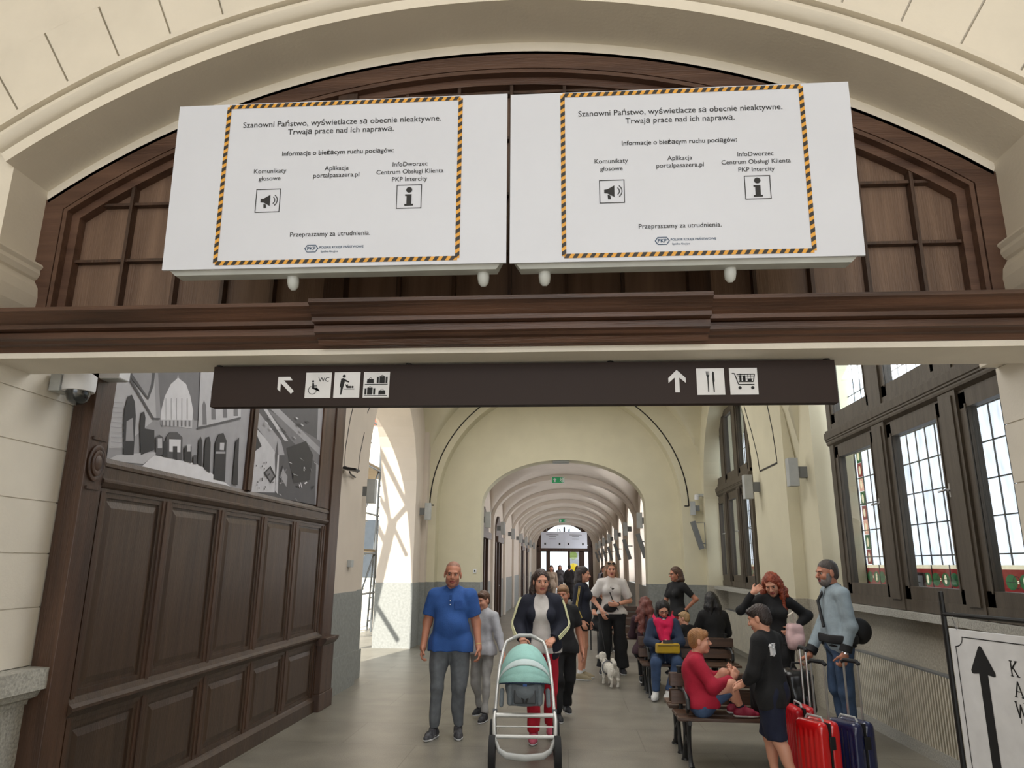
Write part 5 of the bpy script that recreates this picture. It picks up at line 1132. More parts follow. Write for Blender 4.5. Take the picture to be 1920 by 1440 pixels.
# canopy: folded hood seen from the front
def hood(r0, y0, z0, mt, name, a0, a1, rx, ry, rz_, n=14, m_=22):
    mb = MB(); vs = []
    for i in range(n + 1):
        e = a0 + (a1 - a0) * i / n
        for j in range(m_ + 1):
            p = PI * j / m_; puff = 1 + .012 * abs(math.sin(i * PI / 7))
            x = -rx * math.cos(p) * puff; hgt = math.sin(p) * puff
            vs.append((x, y0 - ry * math.sin(e) * (.25 + .75 * hgt), z0 + rz_ * hgt * math.cos(e) - .10 * math.sin(e) * (1 - hgt) * 0))
    fs = [(i * (m_ + 1) + j, i * (m_ + 1) + j + 1, (i + 1) * (m_ + 1) + j + 1, (i + 1) * (m_ + 1) + j) for i in range(n) for j in range(m_)]
    mb.add(vs, fs); o = mb.build(name, mt, st, smooth=True); sm = o.modifiers.new('thickness', 'SOLIDIFY'); sm.thickness = .008; sm.offset = 0; return o
hood(0, .22, .66, MINT, 'canopy', -.55, .80, .235, .36, .34); hood(0, .22, .66, cloth('pale_mint_band', (206, 222, 222), .04), 'canopy_band', .80, .98, .238, .365, .345, 4); hood(0, .22, .66, MINT, 'canopy_front', .98, 1.42, .235, .36, .345)
r = MB(); r.tube([(-.235 * math.cos(PI * j / 20), .22 - .36 * math.sin(1.42) * (.25 + .75 * math.sin(PI * j / 20)), .66 + .345 * math.sin(PI * j / 20) * math.cos(1.42)) for j in range(21)], .007, 6); r.build('canopy_piping', mat('navy_piping', (26, 44, 70), .7), st, smooth=True)
# ---- sign stand by the right jamb
A = Vector((2.45, 5.0, 0)); dv = Vector((.143, -.53, 0)).normalized(); ang = math.atan2(dv.y, dv.x)
ss = thing('sign_stand', 'white cafe sign with a tall black arrow on a black stand near the right jamb', 'sign', A, ang)
for x in (-.035, .79): MB().tube([(x, 0, 0), (x, 0, 1.60)], .016, 8).build('post', FRAMEBLACK, ss, smooth=True)
MB().tube([(-.035, 0, 1.46), (.79, 0, 1.46)], .014, 8).build('top_bar', FRAMEBLACK, ss); MB().tube([(-.035, 0, .12), (.79, 0, .12)], .014, 8).build('bottom_bar', FRAMEBLACK, ss)
for x in (-.035, .79): MB().bx(x - .02, x + .02, -.2, .2, 0, .03).build('foot', FRAMEBLACK, ss)
MB().bx(.0, .755, -.008, .008, .2, 1.375).build('sign_board', WHITE, ss, bevel=.003)
for x in (.06, .69): r = MB(); r.tube([(x, 0, 1.475), (x - .012, -.012, 1.44), (x + .012, -.012, 1.38), (x, -.004, 1.36), (x + .006, .012, 1.40), (x, .012, 1.46)], .003, 6); r.build('hook', STEEL, ss)
def line(mb, pts, wd, fr):
    P = [Vector(p) for p in pts]
    for a, b in zip(P[:-1], P[1:]): t_ = (b - a).normalized(); n = Vector((-t_.y, t_.x)) * wd / 2; a2, b2 = a - t_ * wd * .3, b + t_ * wd * .3; flat(mb, [a2 + n, b2 + n, b2 - n, a2 - n], fr)
o = ((0, -.0095, 0), (1, 0, 0), (0, 0, 1)); k = MB()
c0, c1, z0, z1, rr = .045, .71, .24, 1.33, .06
pts = [(c0, z0 + rr), (c0, z1 - rr)] + [(c0 + rr * math.cos(a) * 1.0 - 0, z1 - rr + rr - rr * 1 + 0) for a in ()]
def corner(cx, cz, a0, a1): return [(cx + rr * math.cos(a0 + (a1 - a0) * i / 8), cz + rr * math.sin(a0 + (a1 - a0) * i / 8)) for i in range(9)]
pts = [(c0, z0 + rr)] + [(c0, z1 - rr)] + corner(c0, z1, -PI / 2, 0) + [(c1 - rr, z1)] + corner(c1, z1, PI, PI * 1.5) + [(c1, z0 + rr)] + corner(c1, z0, PI / 2, PI) + [(c0 + rr, z0)] + corner(c0, z0, 0, PI / 2)
line(k, pts, .006, o); k.build('border_line', BLACK, ss)
k = MB(); flat(k, [(p_ + .03, q_ + .03) for p_, q_ in [(.19, 1.255), (.203, 1.262), (.215, 1.255), (.292, 1.115), (.29, 1.098), (.278, 1.094), (.235, 1.10), (.235, .30), (.17, .30), (.17, 1.10), (.127, 1.094), (.115, 1.098), (.113, 1.115)]], o); k.build('arrow', BLACK, ss)
def serif(txt, x, z, hgt, name):
    k = MB(); L = {'K': [((.1, 0), (.1, 1)), ((0, 0), (.22, 0)), ((0, 1), (.22, 1)), ((.1, .42), (.55, 1)), ((.42, 1), (.66, 1)), ((.24, .56), (.6, 0)), ((.45, 0), (.72, 0))], 'A': [((.08, 0), (.38, 1)), ((.38, 1), (.68, 0)), ((.2, .36), (.56, .36)), ((0, 0), (.18, 0)), ((.56, 0), (.78, 0))], 'W': [((.08, 1), (.28, 0)), ((.28, 0), (.46, .85)), ((.46, .85), (.66, 0)), ((.66, 0), (.86, 1)), ((0, 1), (.18, 1)), ((.76, 1), (.95, 1))], "'": [((.05, 1), (.0, .75))]}
    for a, b in L[txt]: line(k, [(x + a[0] * hgt, z + a[1] * hgt), (x + b[0] * hgt, z + b[1] * hgt)], .009 if abs(a[1] - b[1]) > .5 else .005, o)
    k.build('letter', BLACK, ss)
for c, x, z in (('K', .43, 1.15), ('A', .435, 1.04), ('W', .425, .93), ("'", .45, .84)): serif(c, x, z, .082, c)
# ---- small white dog, seen from behind with its head turned left
DOGW = mat('white_dog_coat', (214, 208, 196), .9, .12, 30, .6, 60)
dg = thing('dog', 'small white fluffy dog on a lead looking left beside the woman in black trousers', 'dog', (.64, 11.42, 0), math.radians(-162)); dg.scale = (.88, .88, .92)
S = Sdf(); 
S.ell((0, .13, .25), (.085, .11, .10), .03); S.ell((0, -.04, .26), (.08, .15, .09), .04); S.ell((0, -.17, .265), (.08, .09, .105), .03)
S.cone((0, -.2, .31), (.03, -.26, .38), .06, .055, .03)
hdv = nrm((.70, -.65, -.05)); hc_ = np.array((.03, -.28, .43))
S.ell(hc_, (.068, .066, .064), .02); S.cone(hc_ + hdv * .03 - np.array((0, 0, .012)), hc_ + hdv * .105 - np.array((0, 0, .022)), .038, .026, .02)
sd = np.array((-hdv[1], hdv[0], 0))
for s in (-1, 1): S.cone(hc_ + sd * s * .055 + np.array((0, 0, .03)) - hdv * .01, hc_ + sd * s * .075 + np.array((0, 0, -.05)) - hdv * .01, .02, .026, .012)
for s in (-1, 1):
    S.ell((s * .055, .15, .2), (.045, .065, .085), .03); S.cone((s * .06, .12, .17), (s * .058, .21, .115), .032, .022, .02); S.cone((s * .058, .21, .115), (s * .058, .195, .03), .021, .02, .012); S.ell((s * .058, .175, .018), (.022, .034, .018), .01)
    S.cone((s * .055, -.18, .24), (s * .055, -.17, .12), .034, .025, .02); S.cone((s * .055, -.17, .12), (s * .055, -.18, .03), .023, .021, .012); S.ell((s * .055, -.195, .018), (.023, .034, .018), .01)
S.cone((0, .22, .31), (.02, .255, .37), .026, .03, .02); S.cone((.02, .255, .37), (.03, .2, .42), .032, .03, .02)
S.cut((0, 0, 0), (0, 0, -1))
mesh_obj('body', S.mesh(.007, lambda X, Y, Z: .0018 * (np.sin(190 * X + 60 * Z) + np.sin(170 * Y + 80 * X) + np.sin(210 * Z + 70 * Y))), DOGW, dg)
e = MB(); e.lathe([(.011 * math.sin(a) + 1e-5, .011 * math.cos(a)) for a in np.linspace(0, PI, 7)], hc_ + hdv * .125 + np.array((0, 0, -.016)), hdv, 10); e.build('nose', BLACK, dg, smooth=True)
for s in (-1, 1): e = MB(); e.lathe([(.009 * math.sin(a) + 1e-5, .009 * math.cos(a)) for a in np.linspace(0, PI, 7)], hc_ + hdv * .055 + sd * s * .03 + np.array((0, 0, .016)), hdv, 10); e.build('eye', BLACK, dg, smooth=True)
hn = MB(); hn.tube([(.098 * math.cos(a), -.12, .265 + .105 * math.sin(a)) for a in np.linspace(0, 2 * PI, 17)[:-1]], .009, 6, closed=True); hn.tube([(.0, -.12, .37), (.02, -.2, .385)], .009, 6); hn.build('harness', mat('grey_harness', (96, 98, 104), .7), dg)
ld_ = MB(); ld_.tube([(.0, -.12, .375), (-.1, -.5, .5), (-.2, -.9, .75), (-.22, -1.12, .98)], .004, 5); ld_.build('lead', BLACK, dg)
# ================================================================ people
def tubes(name, pts, r, mt, root, n=6): q = MB(); q.tube(pts, r, n); return q.build(name, mt, root, smooth=True)
NAVY = cloth('dark_navy_cloth', (24, 27, 42)); BLK = cloth('black_cloth', (20, 20, 22)); WHT = cloth('white_cotton', (206, 200, 196), .05); SHOE = mat('dark_trainer', (36, 36, 40), .6); SHOEW = mat('white_trainer', (206, 204, 200), .6)
# 1 man in the blue polo
def ex1(root, j, k, hp, HM, hk, up, lf, F):
    for s in (-1, 1): q = MB(); q.add([j['neck'] + F * .062 * k + up * .03 * k + lf * s * .012 * k, j['neck'] + F * .05 * k + up * .045 * k + lf * s * .055 * k, j['neck'] + F * .085 * k - up * .01 * k + lf * s * .06 * k, j['neck'] + F * .10 * k - up * .03 * k + lf * s * .02 * k], [(0, 1, 2, 3)]); o = q.build('collar_flap', MATS['blue_polo'], root); m_ = o.modifiers.new('thickness', 'SOLIDIFY'); m_.thickness = .006
    w_ = j['wl'] + (j['el'] - j['wl']) * .12; q = MB(); q.lathe([(.033, -.008), (.035, 0), (.033, .008)], w_, j['wl'] - j['el'], 14); q.build('wristband', mat('lime_wristband', (196, 214, 90), .5), root)
    q = MB(); c = j['che'] + F * .137 * k + up * .045 * k; q.ob(c, (.028 * k, .006, .15 * k), Matrix.Rotation(.12, 3, 'X')); q.build('placket', MATS['blue_polo'], root)
    q = MB(); c = j['che'] + lf * .085 * k + F * .122 * k + up * .02 * k; q.ob(c, (.085 * k, .012, .085 * k), Matrix.Rotation(.35, 3, 'Z')); q.build('pocket', cloth('polo_pocket', (40, 78, 144)), root)
    for i in range(3): q = MB(); q.lathe([(.006, 0), (.006, .004)], j['che'] + F * .142 * k + up * (.10 - i * .04) * k, F, 8); q.build('button', WHITE, root)
POLO = cloth('blue_polo', (44, 84, 150), .08); GJ = cloth('grey_denim', (98, 102, 106), .16)
person('bald man in a blue polo shirt and grey jeans walking towards the viewer', (-1.235, 7.93, 0), .03, 1.75, dict(hl=(.10, 0, .92), hr=(-.10, 0, .92), kl=(.10, -.02, .50), kr=(-.125, -.06, .50), al=(.095, .05, .085), ar=(-.15, -.03, .085), tl=(.12, -.11, .03), tr=(-.20, -.19, .03), el=(.262, .05, 1.13), er=(-.262, .03, 1.13), wl=(.30, -.03, .89), wr=(-.285, -.06, .89), sl=(.19, .01, 1.405), sr=(-.19, .01, 1.405), head=(.005, -.03, 1.632)), (.1, -.05, -.05), b=1.12, skin='tan', belly=.045, seed=2,
       top=dict(m=POLO, sleeve=.72, hem=-.09, collar=True, o=.016, so=.006, loose=1.2, wide=.02), bottom=dict(m=GJ, o=.014, fold=.010), shoes=dict(m=mat('black_and_white_trainer', (66, 66, 70), .6, .9, 26), stripe=True), hands=dict(l=dict(c=.7), r=dict(c=.75)), extra=ex1, h=.0058, hs=1.12, hair=dict(style='crop', m=mat('shaved_head_stubble', (150, 108, 90), .6, .08, 40)))
# 2 boy behind him
def ex2(root, j, k, hp, HM, hk, up, lf, F): q = Sdf(); q.ell(j['neck'] - F * .05 * k + up * .01 * k, np.array((.1, .07, .06)) * k, .02); mesh_obj('hood', q.mesh(.01), MATS['light_grey_hoodie'], root)
person('boy in a pale grey hoodie and light trousers half hidden behind the man in blue', (-1.0, 8.85, 0), -.35, 1.42, dict(el=(.26, .0, 1.14), wl=(.36, -.06, .93), kl=(.10, -.07, .50), al=(.1, -.1, .085), tl=(.11, -.26, .03), ar=(-.1, .16, .12), kr=(-.1, .02, .5)), (-.2, -.1, 0), child=True, hs=1.12, seed=3, b=.9,
       top=dict(m=cloth('light_grey_hoodie', (176, 176, 180)), sleeve=1.92, hem=-.06, o=.018), bottom=dict(m=cloth('light_trousers', (160, 158, 154)), o=.014, fold=.01), shoes=dict(m=SHOE), hair=dict(style='short', m=hairmat('brown_boy_hair', (84, 58, 42)), fringe=True), extra=ex2, h=.008)
# 3 woman pushing the stroller
STR = mat('pale_yellow_stripe', (220, 218, 176), .7)
def stripes3(root, j, k, s, n=3, r=.033, mt=STR):
    sh, e, w_ = j['s' + s], j['e' + s], j['w' + s]; out = nrm(np.array((1 if s == 'l' else -1, -.35, .15)))
    for i in range(n):
        o1 = (i - (n - 1) / 2) * .019 * k
        def off(p, q, rad): d = nrm(q - p); a = nrm(out - d * (out @ d)); b_ = np.cross(d, a); return a * rad * k + b_ * o1
        pts = [sh + off(sh, e, .062) + np.array((0, 0, .03)) * k, sh * .75 + e * .25 + off(sh, e, .084), sh * .4 + e * .6 + off(sh, e, .079), e + off(sh, w_, .082), e * .6 + w_ * .4 + off(e, w_, .075), e * .15 + w_ * .85 + off(e, w_, .062)]
        for _ in range(2): pts = [pts[0]] + [p for a, b_ in zip(pts[:-1], pts[1:]) for p in (a * .75 + b_ * .25, a * .25 + b_ * .75)] + [pts[-1]]
        tubes('sleeve_stripe', pts, .0062 * k, mt, root)
def ex3(root, j, k, hp, HM, hk, up, lf, F): stripes3(root, j, k, 'l'); stripes3(root, j, k, 'r')
person('woman in a striped navy track jacket, white top and red trousers pushing the stroller', (-.27, 7.86, 0), .03, 1.70, dict(pel=(.0, .02, .94), che=(0, -.01, 1.29), neck=(0, -.0, 1.455), head=(0, -.045, 1.615), sl=(.165, 0, 1.40), sr=(-.165, 0, 1.40), el=(.235, -.02, 1.16), er=(-.245, -.02, 1.16), wl=(.12, -.18, 1.03), wr=(-.20, -.19, 1.03), kl=(.10, .05, .5), al=(.1, .22, .12), tl=(.1, .1, .03), kr=(-.08, -.05, .5), ar=(-.08, -.0, .085), tr=(-.09, -.16, .03)), (.18, -.06, 0), fem=True, seed=4, hands=dict(l=dict(d=(-.35, -.8, -.25), t=(-.9, .3, .2), c=1.0), r=dict(d=(.2, -.9, -.25), t=(.9, .2, .2), c=1.0)),
       top=dict(m=WHT, sleeve=.6, hem=-.05, jacket=dict(m=NAVY, hem=-.13, sleeve=1.93, open=.1, collar=False)), bottom=dict(m=cloth('red_trousers', (186, 26, 48)), o=.012, flare=.015), shoes=dict(m=mat('pink_trainer', (196, 88, 110), .6)), hair=dict(style='long', m=hairmat('dark_brown_hair', (58, 42, 36)), len=.36, spread=.8), extra=ex3, h=.0058)
# 5 boy behind her
person('fair-haired youth in black clothes walking behind the woman with the stroller', (-.05, 8.95, 0), .3, 1.50, dict(el=(.25, .05, 1.12), wl=(.28, .0, .88), kr=(-.1, -.1, .5), ar=(-.1, -.06, .085), tr=(-.1, -.22, .03), al=(.1, .2, .14), kl=(.1, .06, .5), tl=(.1, .1, .04)), (-.5, -.05, 0), child=True, hs=1.1, skin='tan', seed=5,
       top=dict(m=BLK, sleeve=.7, hem=-.08, o=.018), bottom=dict(m=BLK, o=.018, fold=.01), shoes=dict(m=SHOE), hair=dict(style='short', m=hairmat('fair_hair', (140, 106, 76)), fringe=True), h=.008)
# 6 girl in profile
def ex6(root, j, k, hp, HM, hk, up, lf, F):
    stripes3(root, j, k, 'r', 2, mt=mat('gold_stripe', (206, 178, 96), .7))
    q = MB(); o = (j['hr'] + np.array((-.135, 0, -.05)) * k, (0, -1, 0), (0, 0, 1))
    for z in (0, .028): flat(q, [(-.03, z), (0, z - .022), (.03, z), (.03, z - .014), (0, z - .036), (-.03, z - .014)], o)
    q.build('shorts_mark', WHITE, root)
person('long-haired girl in a dark track jacket and shorts standing in profile facing right', (.245, 12.0, 0), 1.35, 1.72, dict(er=(-.21, .06, 1.12), wr=(-.24, -.05, .9), head=(0, -.03, 1.62)), (0, -.03, 0), fem=True, seed=6,
       top=dict(m=NAVY, sleeve=.6, hem=-.03, jacket=dict(m=NAVY, hem=-.10, sleeve=1.93, open=0)), bottom=dict(m=BLK, end=.42, o=.02, name='shorts'), shoes=dict(m=mat('beige_trainer', (150, 138, 112), .6), sock=WHITE), hair=dict(style='long', m=hairmat('very_dark_brown_hair', (42, 30, 27)), len=.36), extra=ex6, h=.009)
# 7 woman with white printed T-shirt
def ex7(root, j, k, hp, HM, hk, up, lf, F):
    q = MB()
    for s in (-1, 1): flat(q, circ(s * .034 * hk, 0, .03 * hk, 12, ry=.018 * hk), (hp(0, .06, .092), HM[:, 0], HM[:, 2]))
    o = q.build('sunglasses', BLACK, root); m_ = o.modifiers.new('thickness', 'SOLIDIFY'); m_.thickness = .006
    tubes('bag_strap', [j['neck'] - lf * .07 * k + F * .03 * k, j['che'] - lf * .05 * k + F * .135 * k, j['wai'] + lf * .02 * k + F * .14 * k, j['hl'] + F * .13 * k + up * .05 * k], .009 * k, BLACK, root)
    q = MB(); c = j['che'] + F * .128 * k - up * .0 * k
    for (x, z, r) in ((-.07, .02, .02), (-.03, .03, .026), (.02, .015, .03), (.06, .03, .018), (.0, -.02, .024), (-.05, -.01, .016)): q.ob(c + lf * x * k + up * z * k + F * (.0 if abs(x) < .05 else -.012), (r * 1.6, .012, r), Matrix.Rotation(x * 9, 3, 'Y'))
    q.build('shirt_print', mat('dark_shirt_print', (70, 64, 60), .8), root)
    q = Sdf(); q.ell(j['pel'] + F * .16 * k - lf * .04 * k + up * .08 * k, np.array((.11, .05, .075)) * k, .02); mesh_obj('waist_bag', q.mesh(.01, folds(.006, 30, 8)), BLACK, root)
    q = MB(); q.lathe([(.034, -.012), (.034, .012)], j['wl'] + (j['el'] - j['wl']) * .1, j['wl'] - j['el'], 12); q.build('watch', BLACK, root)
person('woman in a white printed T-shirt and wide black trousers with sunglasses on her head', (.76, 12.62, 0), .0, 1.80, dict(hl=(.1, 0, .92), hr=(-.1, 0, .92), kl=(.12, -.01, .5), kr=(-.13, -.01, .5), al=(.14, .03, .085), ar=(-.16, .03, .085), tl=(.17, -.12, .03), tr=(-.2, -.12, .03), el=(.29, .02, 1.13), wl=(.06, -.22, 1.08), er=(-.31, -.02, 1.15), wr=(-.17, -.2, .97)), (.05, -.08, 0), b=1.06, fem=True, skin='fair', seed=7, hands=dict(l=dict(d=(-.9, -.3, .0), t=(0, -.3, .9), c=.7), r=dict(d=(.35, -.2, -.9), t=(.5, -.5, .2), c=.4)),
       top=dict(m=WHT, sleeve=.85, hem=-.02, o=.018, so=.012, loose=1.25), bottom=dict(m=BLK, o=.02, o2=.045, flare=.03, fold=.009), shoes=dict(m=SHOE), hair=dict(style='long', m=hairmat('light_brown_hair', (124, 94, 68)), len=.27, spread=1.1), extra=ex7, h=.0085)
# 8 woman in black T-shirt
def glasses(root, hp, HM, hk, dark=True):
    q = MB()
    for s in (-1, 1): q.tube([hp(s * .031 + .021 * math.cos(a), .098, .003 + .016 * math.sin(a)) for a in np.linspace(0, 2 * PI, 13)[:-1]], .002 * hk, 5, closed=True); q.tube([hp(s * .052, .096, .006), hp(s * .076, .05, .008), hp(s * .08, -.01, .004)], .002 * hk, 5)
    q.tube([hp(-.01, .1, .006), hp(.01, .1, .006)], .002 * hk, 5); q.build('glasses', BLACK, root)
def ex8(root, j, k, hp, HM, hk, up, lf, F): glasses(root, hp, HM, hk); q = MB(); flat(q, circ(0, 0, .03, 10), (j['che'] + F * .135 * k + lf * .04 * k, lf, up)); q.build('shirt_print', GREYBOX, root)
person('woman with a brown bob and glasses in a black T-shirt, one hand on hip', (1.95, 13.3, 0), -.95, 1.72, dict(el=(.33, .14, 1.2), wl=(.17, .0, 1.0), er=(-.24, -.05, 1.14), wr=(-.2, -.24, 1.0)), (-.25, -.08, 0), fem=True, skin='tan', seed=8, hands=dict(l=dict(d=(-.7, -.4, -.5), t=(-.2, -.9, 0), c=.4)),
       top=dict(m=BLK, sleeve=.72, hem=-.03, o=.014), bottom=dict(m=mat('red_skirt_cloth', (150, 44, 44), .8), o=.02), shoes=dict(m=SHOE), hair=dict(style='bob', m=hairmat('brown_bob_hair', (78, 54, 40)), len=.15), extra=ex8, h=.009)
# seated poses
SIT = dict(pel=(0, .05, .56), wai=(0, .03, .72), che=(0, .0, .92), neck=(0, -.02, 1.085), head=(0, -.07, 1.245), sl=(.165, -.01, 1.025), sr=(-.165, -.01, 1.025), el=(.235, -.1, .78), er=(-.235, -.1, .78), wl=(.06, -.30, .74), wr=(-.06, -.30, .74), hl=(.095, .03, .545), hr=(-.095, .03, .545), kl=(.13, -.40, .53), kr=(-.13, -.40, .53), al=(.12, -.40, .10), ar=(-.12, -.40, .10), tl=(.13, -.56, .04), tr=(-.13, -.56, .04))
FUCH = cloth('fuchsia_scarf', (206, 24, 78), .12)
def ex9(root, j, k, hp, HM, hk, up, lf, F):
    glasses(root, hp, HM, hk)
    S = Sdf(); n_ = j['neck'] + up * .055 * k
    for i in range(14):
        a0, a1 = [2 * PI * t / 14 for t in (i, i + 1)]; f = lambda a: n_ + lf * .12 * math.sin(a) * k + F * .115 * math.cos(a) * k - up * .05 * (1 + math.cos(a)) * k
        S.cone(f(a0), f(a1), .05 * k, .05 * k, .03)
    for s in (-1, 1): S.cone(n_ + lf * s * .095 * k + F * .11 * k - up * .05 * k, j['che'] + F * .18 * k + lf * s * .035 * k - up * .08 * k, .055 * k, .05 * k, .03); S.cone(j['che'] + F * .18 * k + lf * s * .035 * k - up * .08 * k, j['wai'] + F * .23 * k + up * .05 * k, .05 * k, .03 * k, .03)
    mesh_obj('scarf', S.mesh(.008, folds(.008, 60, 12)), FUCH, root)
person('seated woman in a fuchsia scarf and blue cardigan looking at her phone', (1.36, 10.7, 0), -.05, 1.62, {**SIT, 'kl': (.16, -.4, .52), 'kr': (-.16, -.4, .5), 'al': (-.0, -.42, .11), 'tl': (-.05, -.58, .04), 'ar': (-.18, -.40, .1), 'tr': (-.22, -.56, .04)}, (.1, -.55, .05), fem=True, b=1.1, skin='fair', seed=9, hands=dict(l=dict(d=(-.7, -.5, .1), t=(0, -.4, .9), c=.8), r=dict(d=(.7, -.5, .1), t=(0, -.4, .9), c=.8)),
       top=dict(m=WHT, sleeve=.6, jacket=dict(m=cloth('dark_blue_cardigan', (40, 54, 78)), hem=-.08, sleeve=1.93, open=.08)), bottom=dict(m=cloth('blue_denim', (52, 72, 104), .18), o=.014), shoes=dict(m=SHOEW), hair=dict(style='bob', m=hairmat('black_bob_hair', (24, 20, 20)), len=.16), extra=ex9, h=.0075)
ph = thing('smartphone', 'dark phone held in both hands by the woman in the fuchsia scarf', 'phone', (1.37, 10.36, .735)); MB().ob((0, 0, 0), (.14, .07, .009), Matrix.Rotation(.6, 3, 'X')).build('phone_case', BLACK, ph, bevel=.003); MB().ob((0, .003, .006), (.125, .062, .002), Matrix.Rotation(.6, 3, 'X')).build('screen', mat('phone_screen', (60, 70, 86), .1), ph)
hb = thing('handbag', 'mustard yellow handbag on the lap of the woman in the fuchsia scarf', 'bag', (1.36, 10.36, .59), .12)
S = Sdf(); S.box((0, 0, .065), (.16, .055, .065), .022, .01); mesh_obj('bag_body', S.mesh(.007, folds(.004, 30, 4)), mat('mustard_leather', (176, 142, 26), .5, .1, 10), hb); q = MB(); q.tube([(-.14, -.056, .105), (.14, -.056, .105)], .005, 6); q.build('zip', mat('dark_zip', (90, 72, 20), .5), hb)
# people sitting on the far sides of the benches, seen from behind
person('person with long auburn hair sitting with the back turned behind the fuchsia scarf', (1.17, 11.32, 0), PI - .2, 1.62, {**SIT, 'head': (0, -.05, 1.25)}, (.3, -.2, .1), fem=True, seed=10, top=dict(m=cloth('dark_plum', (58, 36, 44)), sleeve=1.9, hem=-.05), bottom=dict(m=BLK, o=.012), shoes=dict(m=SHOE), hair=dict(style='wavy', m=hairmat('auburn_hair', (112, 62, 54)), len=.42, wave=.006, spread=1.4), h=.009)
person('person in black with long black hair seated with the back turned on the bench', (2.18, 11.33, 0), PI + .15, 1.74, {**SIT}, (0, -.1, 0), fem=True, b=1.15, seed=11, top=dict(m=BLK, sleeve=1.9, hem=-.05, o=.02), bottom=dict(m=BLK, o=.012), shoes=dict(m=SHOE), hair=dict(style='long', m=hairmat('jet_black_hair', (18, 16, 17)), len=.42, spread=1.5), h=.009)
person('small blond child in black seated beside the person with long black hair', (1.78, 11.36, 0), PI + .5, 1.3, {**SIT, 'pel': (0, .05, .68), 'wai': (0, .03, .82), 'che': (0, .0, 1.0), 'neck': (0, -.02, 1.155), 'head': (0, -.06, 1.31), 'sl': (.155, -.01, 1.1), 'sr': (-.155, -.01, 1.1), 'hl': (.09, .03, .665), 'hr': (-.09, .03, .665), 'kl': (.12, -.36, .65), 'kr': (-.12, -.36, .65), 'al': (.12, -.38, .28), 'ar': (-.12, -.38, .28), 'tl': (.13, -.53, .24), 'tr': (-.13, -.53, .24), 'el': (.22, -.1, .86), 'er': (-.22, -.1, .86), 'wl': (.1, -.3, .82), 'wr': (-.1, -.3, .82)}, (.6, -.1, 0), child=True, hs=1.1, seed=12, top=dict(m=BLK, sleeve=1.9, hem=-.05), bottom=dict(m=BLK, o=.012), shoes=dict(m=SHOE), hair=dict(style='short', m=hairmat('blond_hair', (176, 142, 100)), fringe=True), h=.009)
# 12 boy in crimson on the bench
CRIM = cloth('crimson_jersey', (166, 22, 50), .08)
person('boy in a crimson shirt and denim shorts sitting sideways on the near bench, knees up', (1.22, 7.14, .435), PI / 2 - .1, 1.42, dict(pel=(0, .0, .115), wai=(0, .05, .27), che=(0, .06, .45), neck=(0, .035, .61), head=(0, -.02, .775), sl=(.155, .03, .555), sr=(-.155, .03, .555), el=(.2, -.13, .36), er=(-.24, -.12, .32), wl=(.1, -.33, .42), wr=(-.03, -.37, .40), hl=(.085, -.01, .10), hr=(-.09, -.01, .10), kl=(.10, -.28, .42), kr=(-.15, -.33, .34), al=(.09, -.37, .09), ar=(-.1, -.42, .09), tl=(.1, -.53, .035), tr=(-.09, -.58, .035)), (-.05, .05, 0), child=True, hs=1.14, skin='fair', seed=13, hands=dict(l=dict(d=(-.6, -.3, .6), t=(0, -.3, .8), c=1.1), r=dict(d=(.4, -.4, .7), t=(0, .5, .8), c=1.2)),
       top=dict(m=CRIM, sleeve=1.82, hem=-.03, o=.016), bottom=dict(m=cloth('denim_shorts', (66, 88, 122), .18), end=.86, o=.026, name='shorts', rise=.12), shoes=dict(m=mat('crimson_trainer', (142, 28, 56), .6), sole=SHOEW, sock=NAVY), hair=dict(style='short', m=hairmat('golden_brown_hair', (150, 104, 62)), fringe=True), h=.0055)
# 13 boy in black
def ex13(root, j, k, hp, HM, hk, up, lf, F):
    q = MB(); back = -F; c = j['sr'] * .5 + j['che'] * .5 + back * .125 * k + up * .02 * k; c = j['che'] + back * .13 * k - lf * -.085 * k + up * .03 * k
    o = (c, -lf, up)
    line(q, [(-.025, -.04), (-.025, .04), (.02, -.035), (.02, .045)], .011, o); line(q, [(-.038, .03), (-.004, .0), (.032, .034)], .009, o); line(q, [(-.004, .0), (-.004, -.048)], .011, o); line(q, [(-.036, -.04), (-.014, -.04)], .006, o); line(q, [(.008, .045), (.034, .045)], .006, o)
    o2 = q.build('shirt_emblem', WHITE, root); m_ = o2.modifiers.new('thickness', 'SOLIDIFY'); m_.thickness = .02
person('dark-haired boy in a black jersey and navy shorts standing with his back half turned', (1.66, 6.38, 0), -2.25, 1.435, dict(pel=(0, .02, .92), che=(.0, -.02, 1.29), neck=(0, -.03, 1.455), head=(0, -.07, 1.61), sl=(.165, -.02, 1.40), sr=(-.165, -.0, 1.40), el=(.225, -.06, 1.11), wl=(.12, -.25, .97), er=(-.21, -.08, 1.10), wr=(-.06, -.29, .98), hl=(.09, .02, .90), hr=(-.09, 0, .90), kl=(.08, .07, .50), al=(.05, .24, .085), tl=(.07, .1, .03), kr=(-.1, -.1, .48), ar=(-.1, -.06, .085), tr=(-.1, -.22, .03)), (.1, -.25, 0), child=True, hs=1.13, skin='fair', seed=14, hands=dict(l=dict(d=(-.2, -.8, -.35), t=(-.8, -.1, .4), c=.6), r=dict(d=(.2, -.8, -.35), t=(.8, -.1, .4), c=.6)),
       top=dict(m=BLK, sleeve=1.6, hem=-.13, o=.017, loose=1.2), bottom=dict(m=cloth('navy_shorts', (20, 26, 50)), end=.98, o=.035, name='shorts'), shoes=dict(m=SHOE, sock=WHITE), hair=dict(style='short', m=hairmat('dark_short_hair', (46, 34, 30)), fringe=True), extra=ex13, h=.0058)
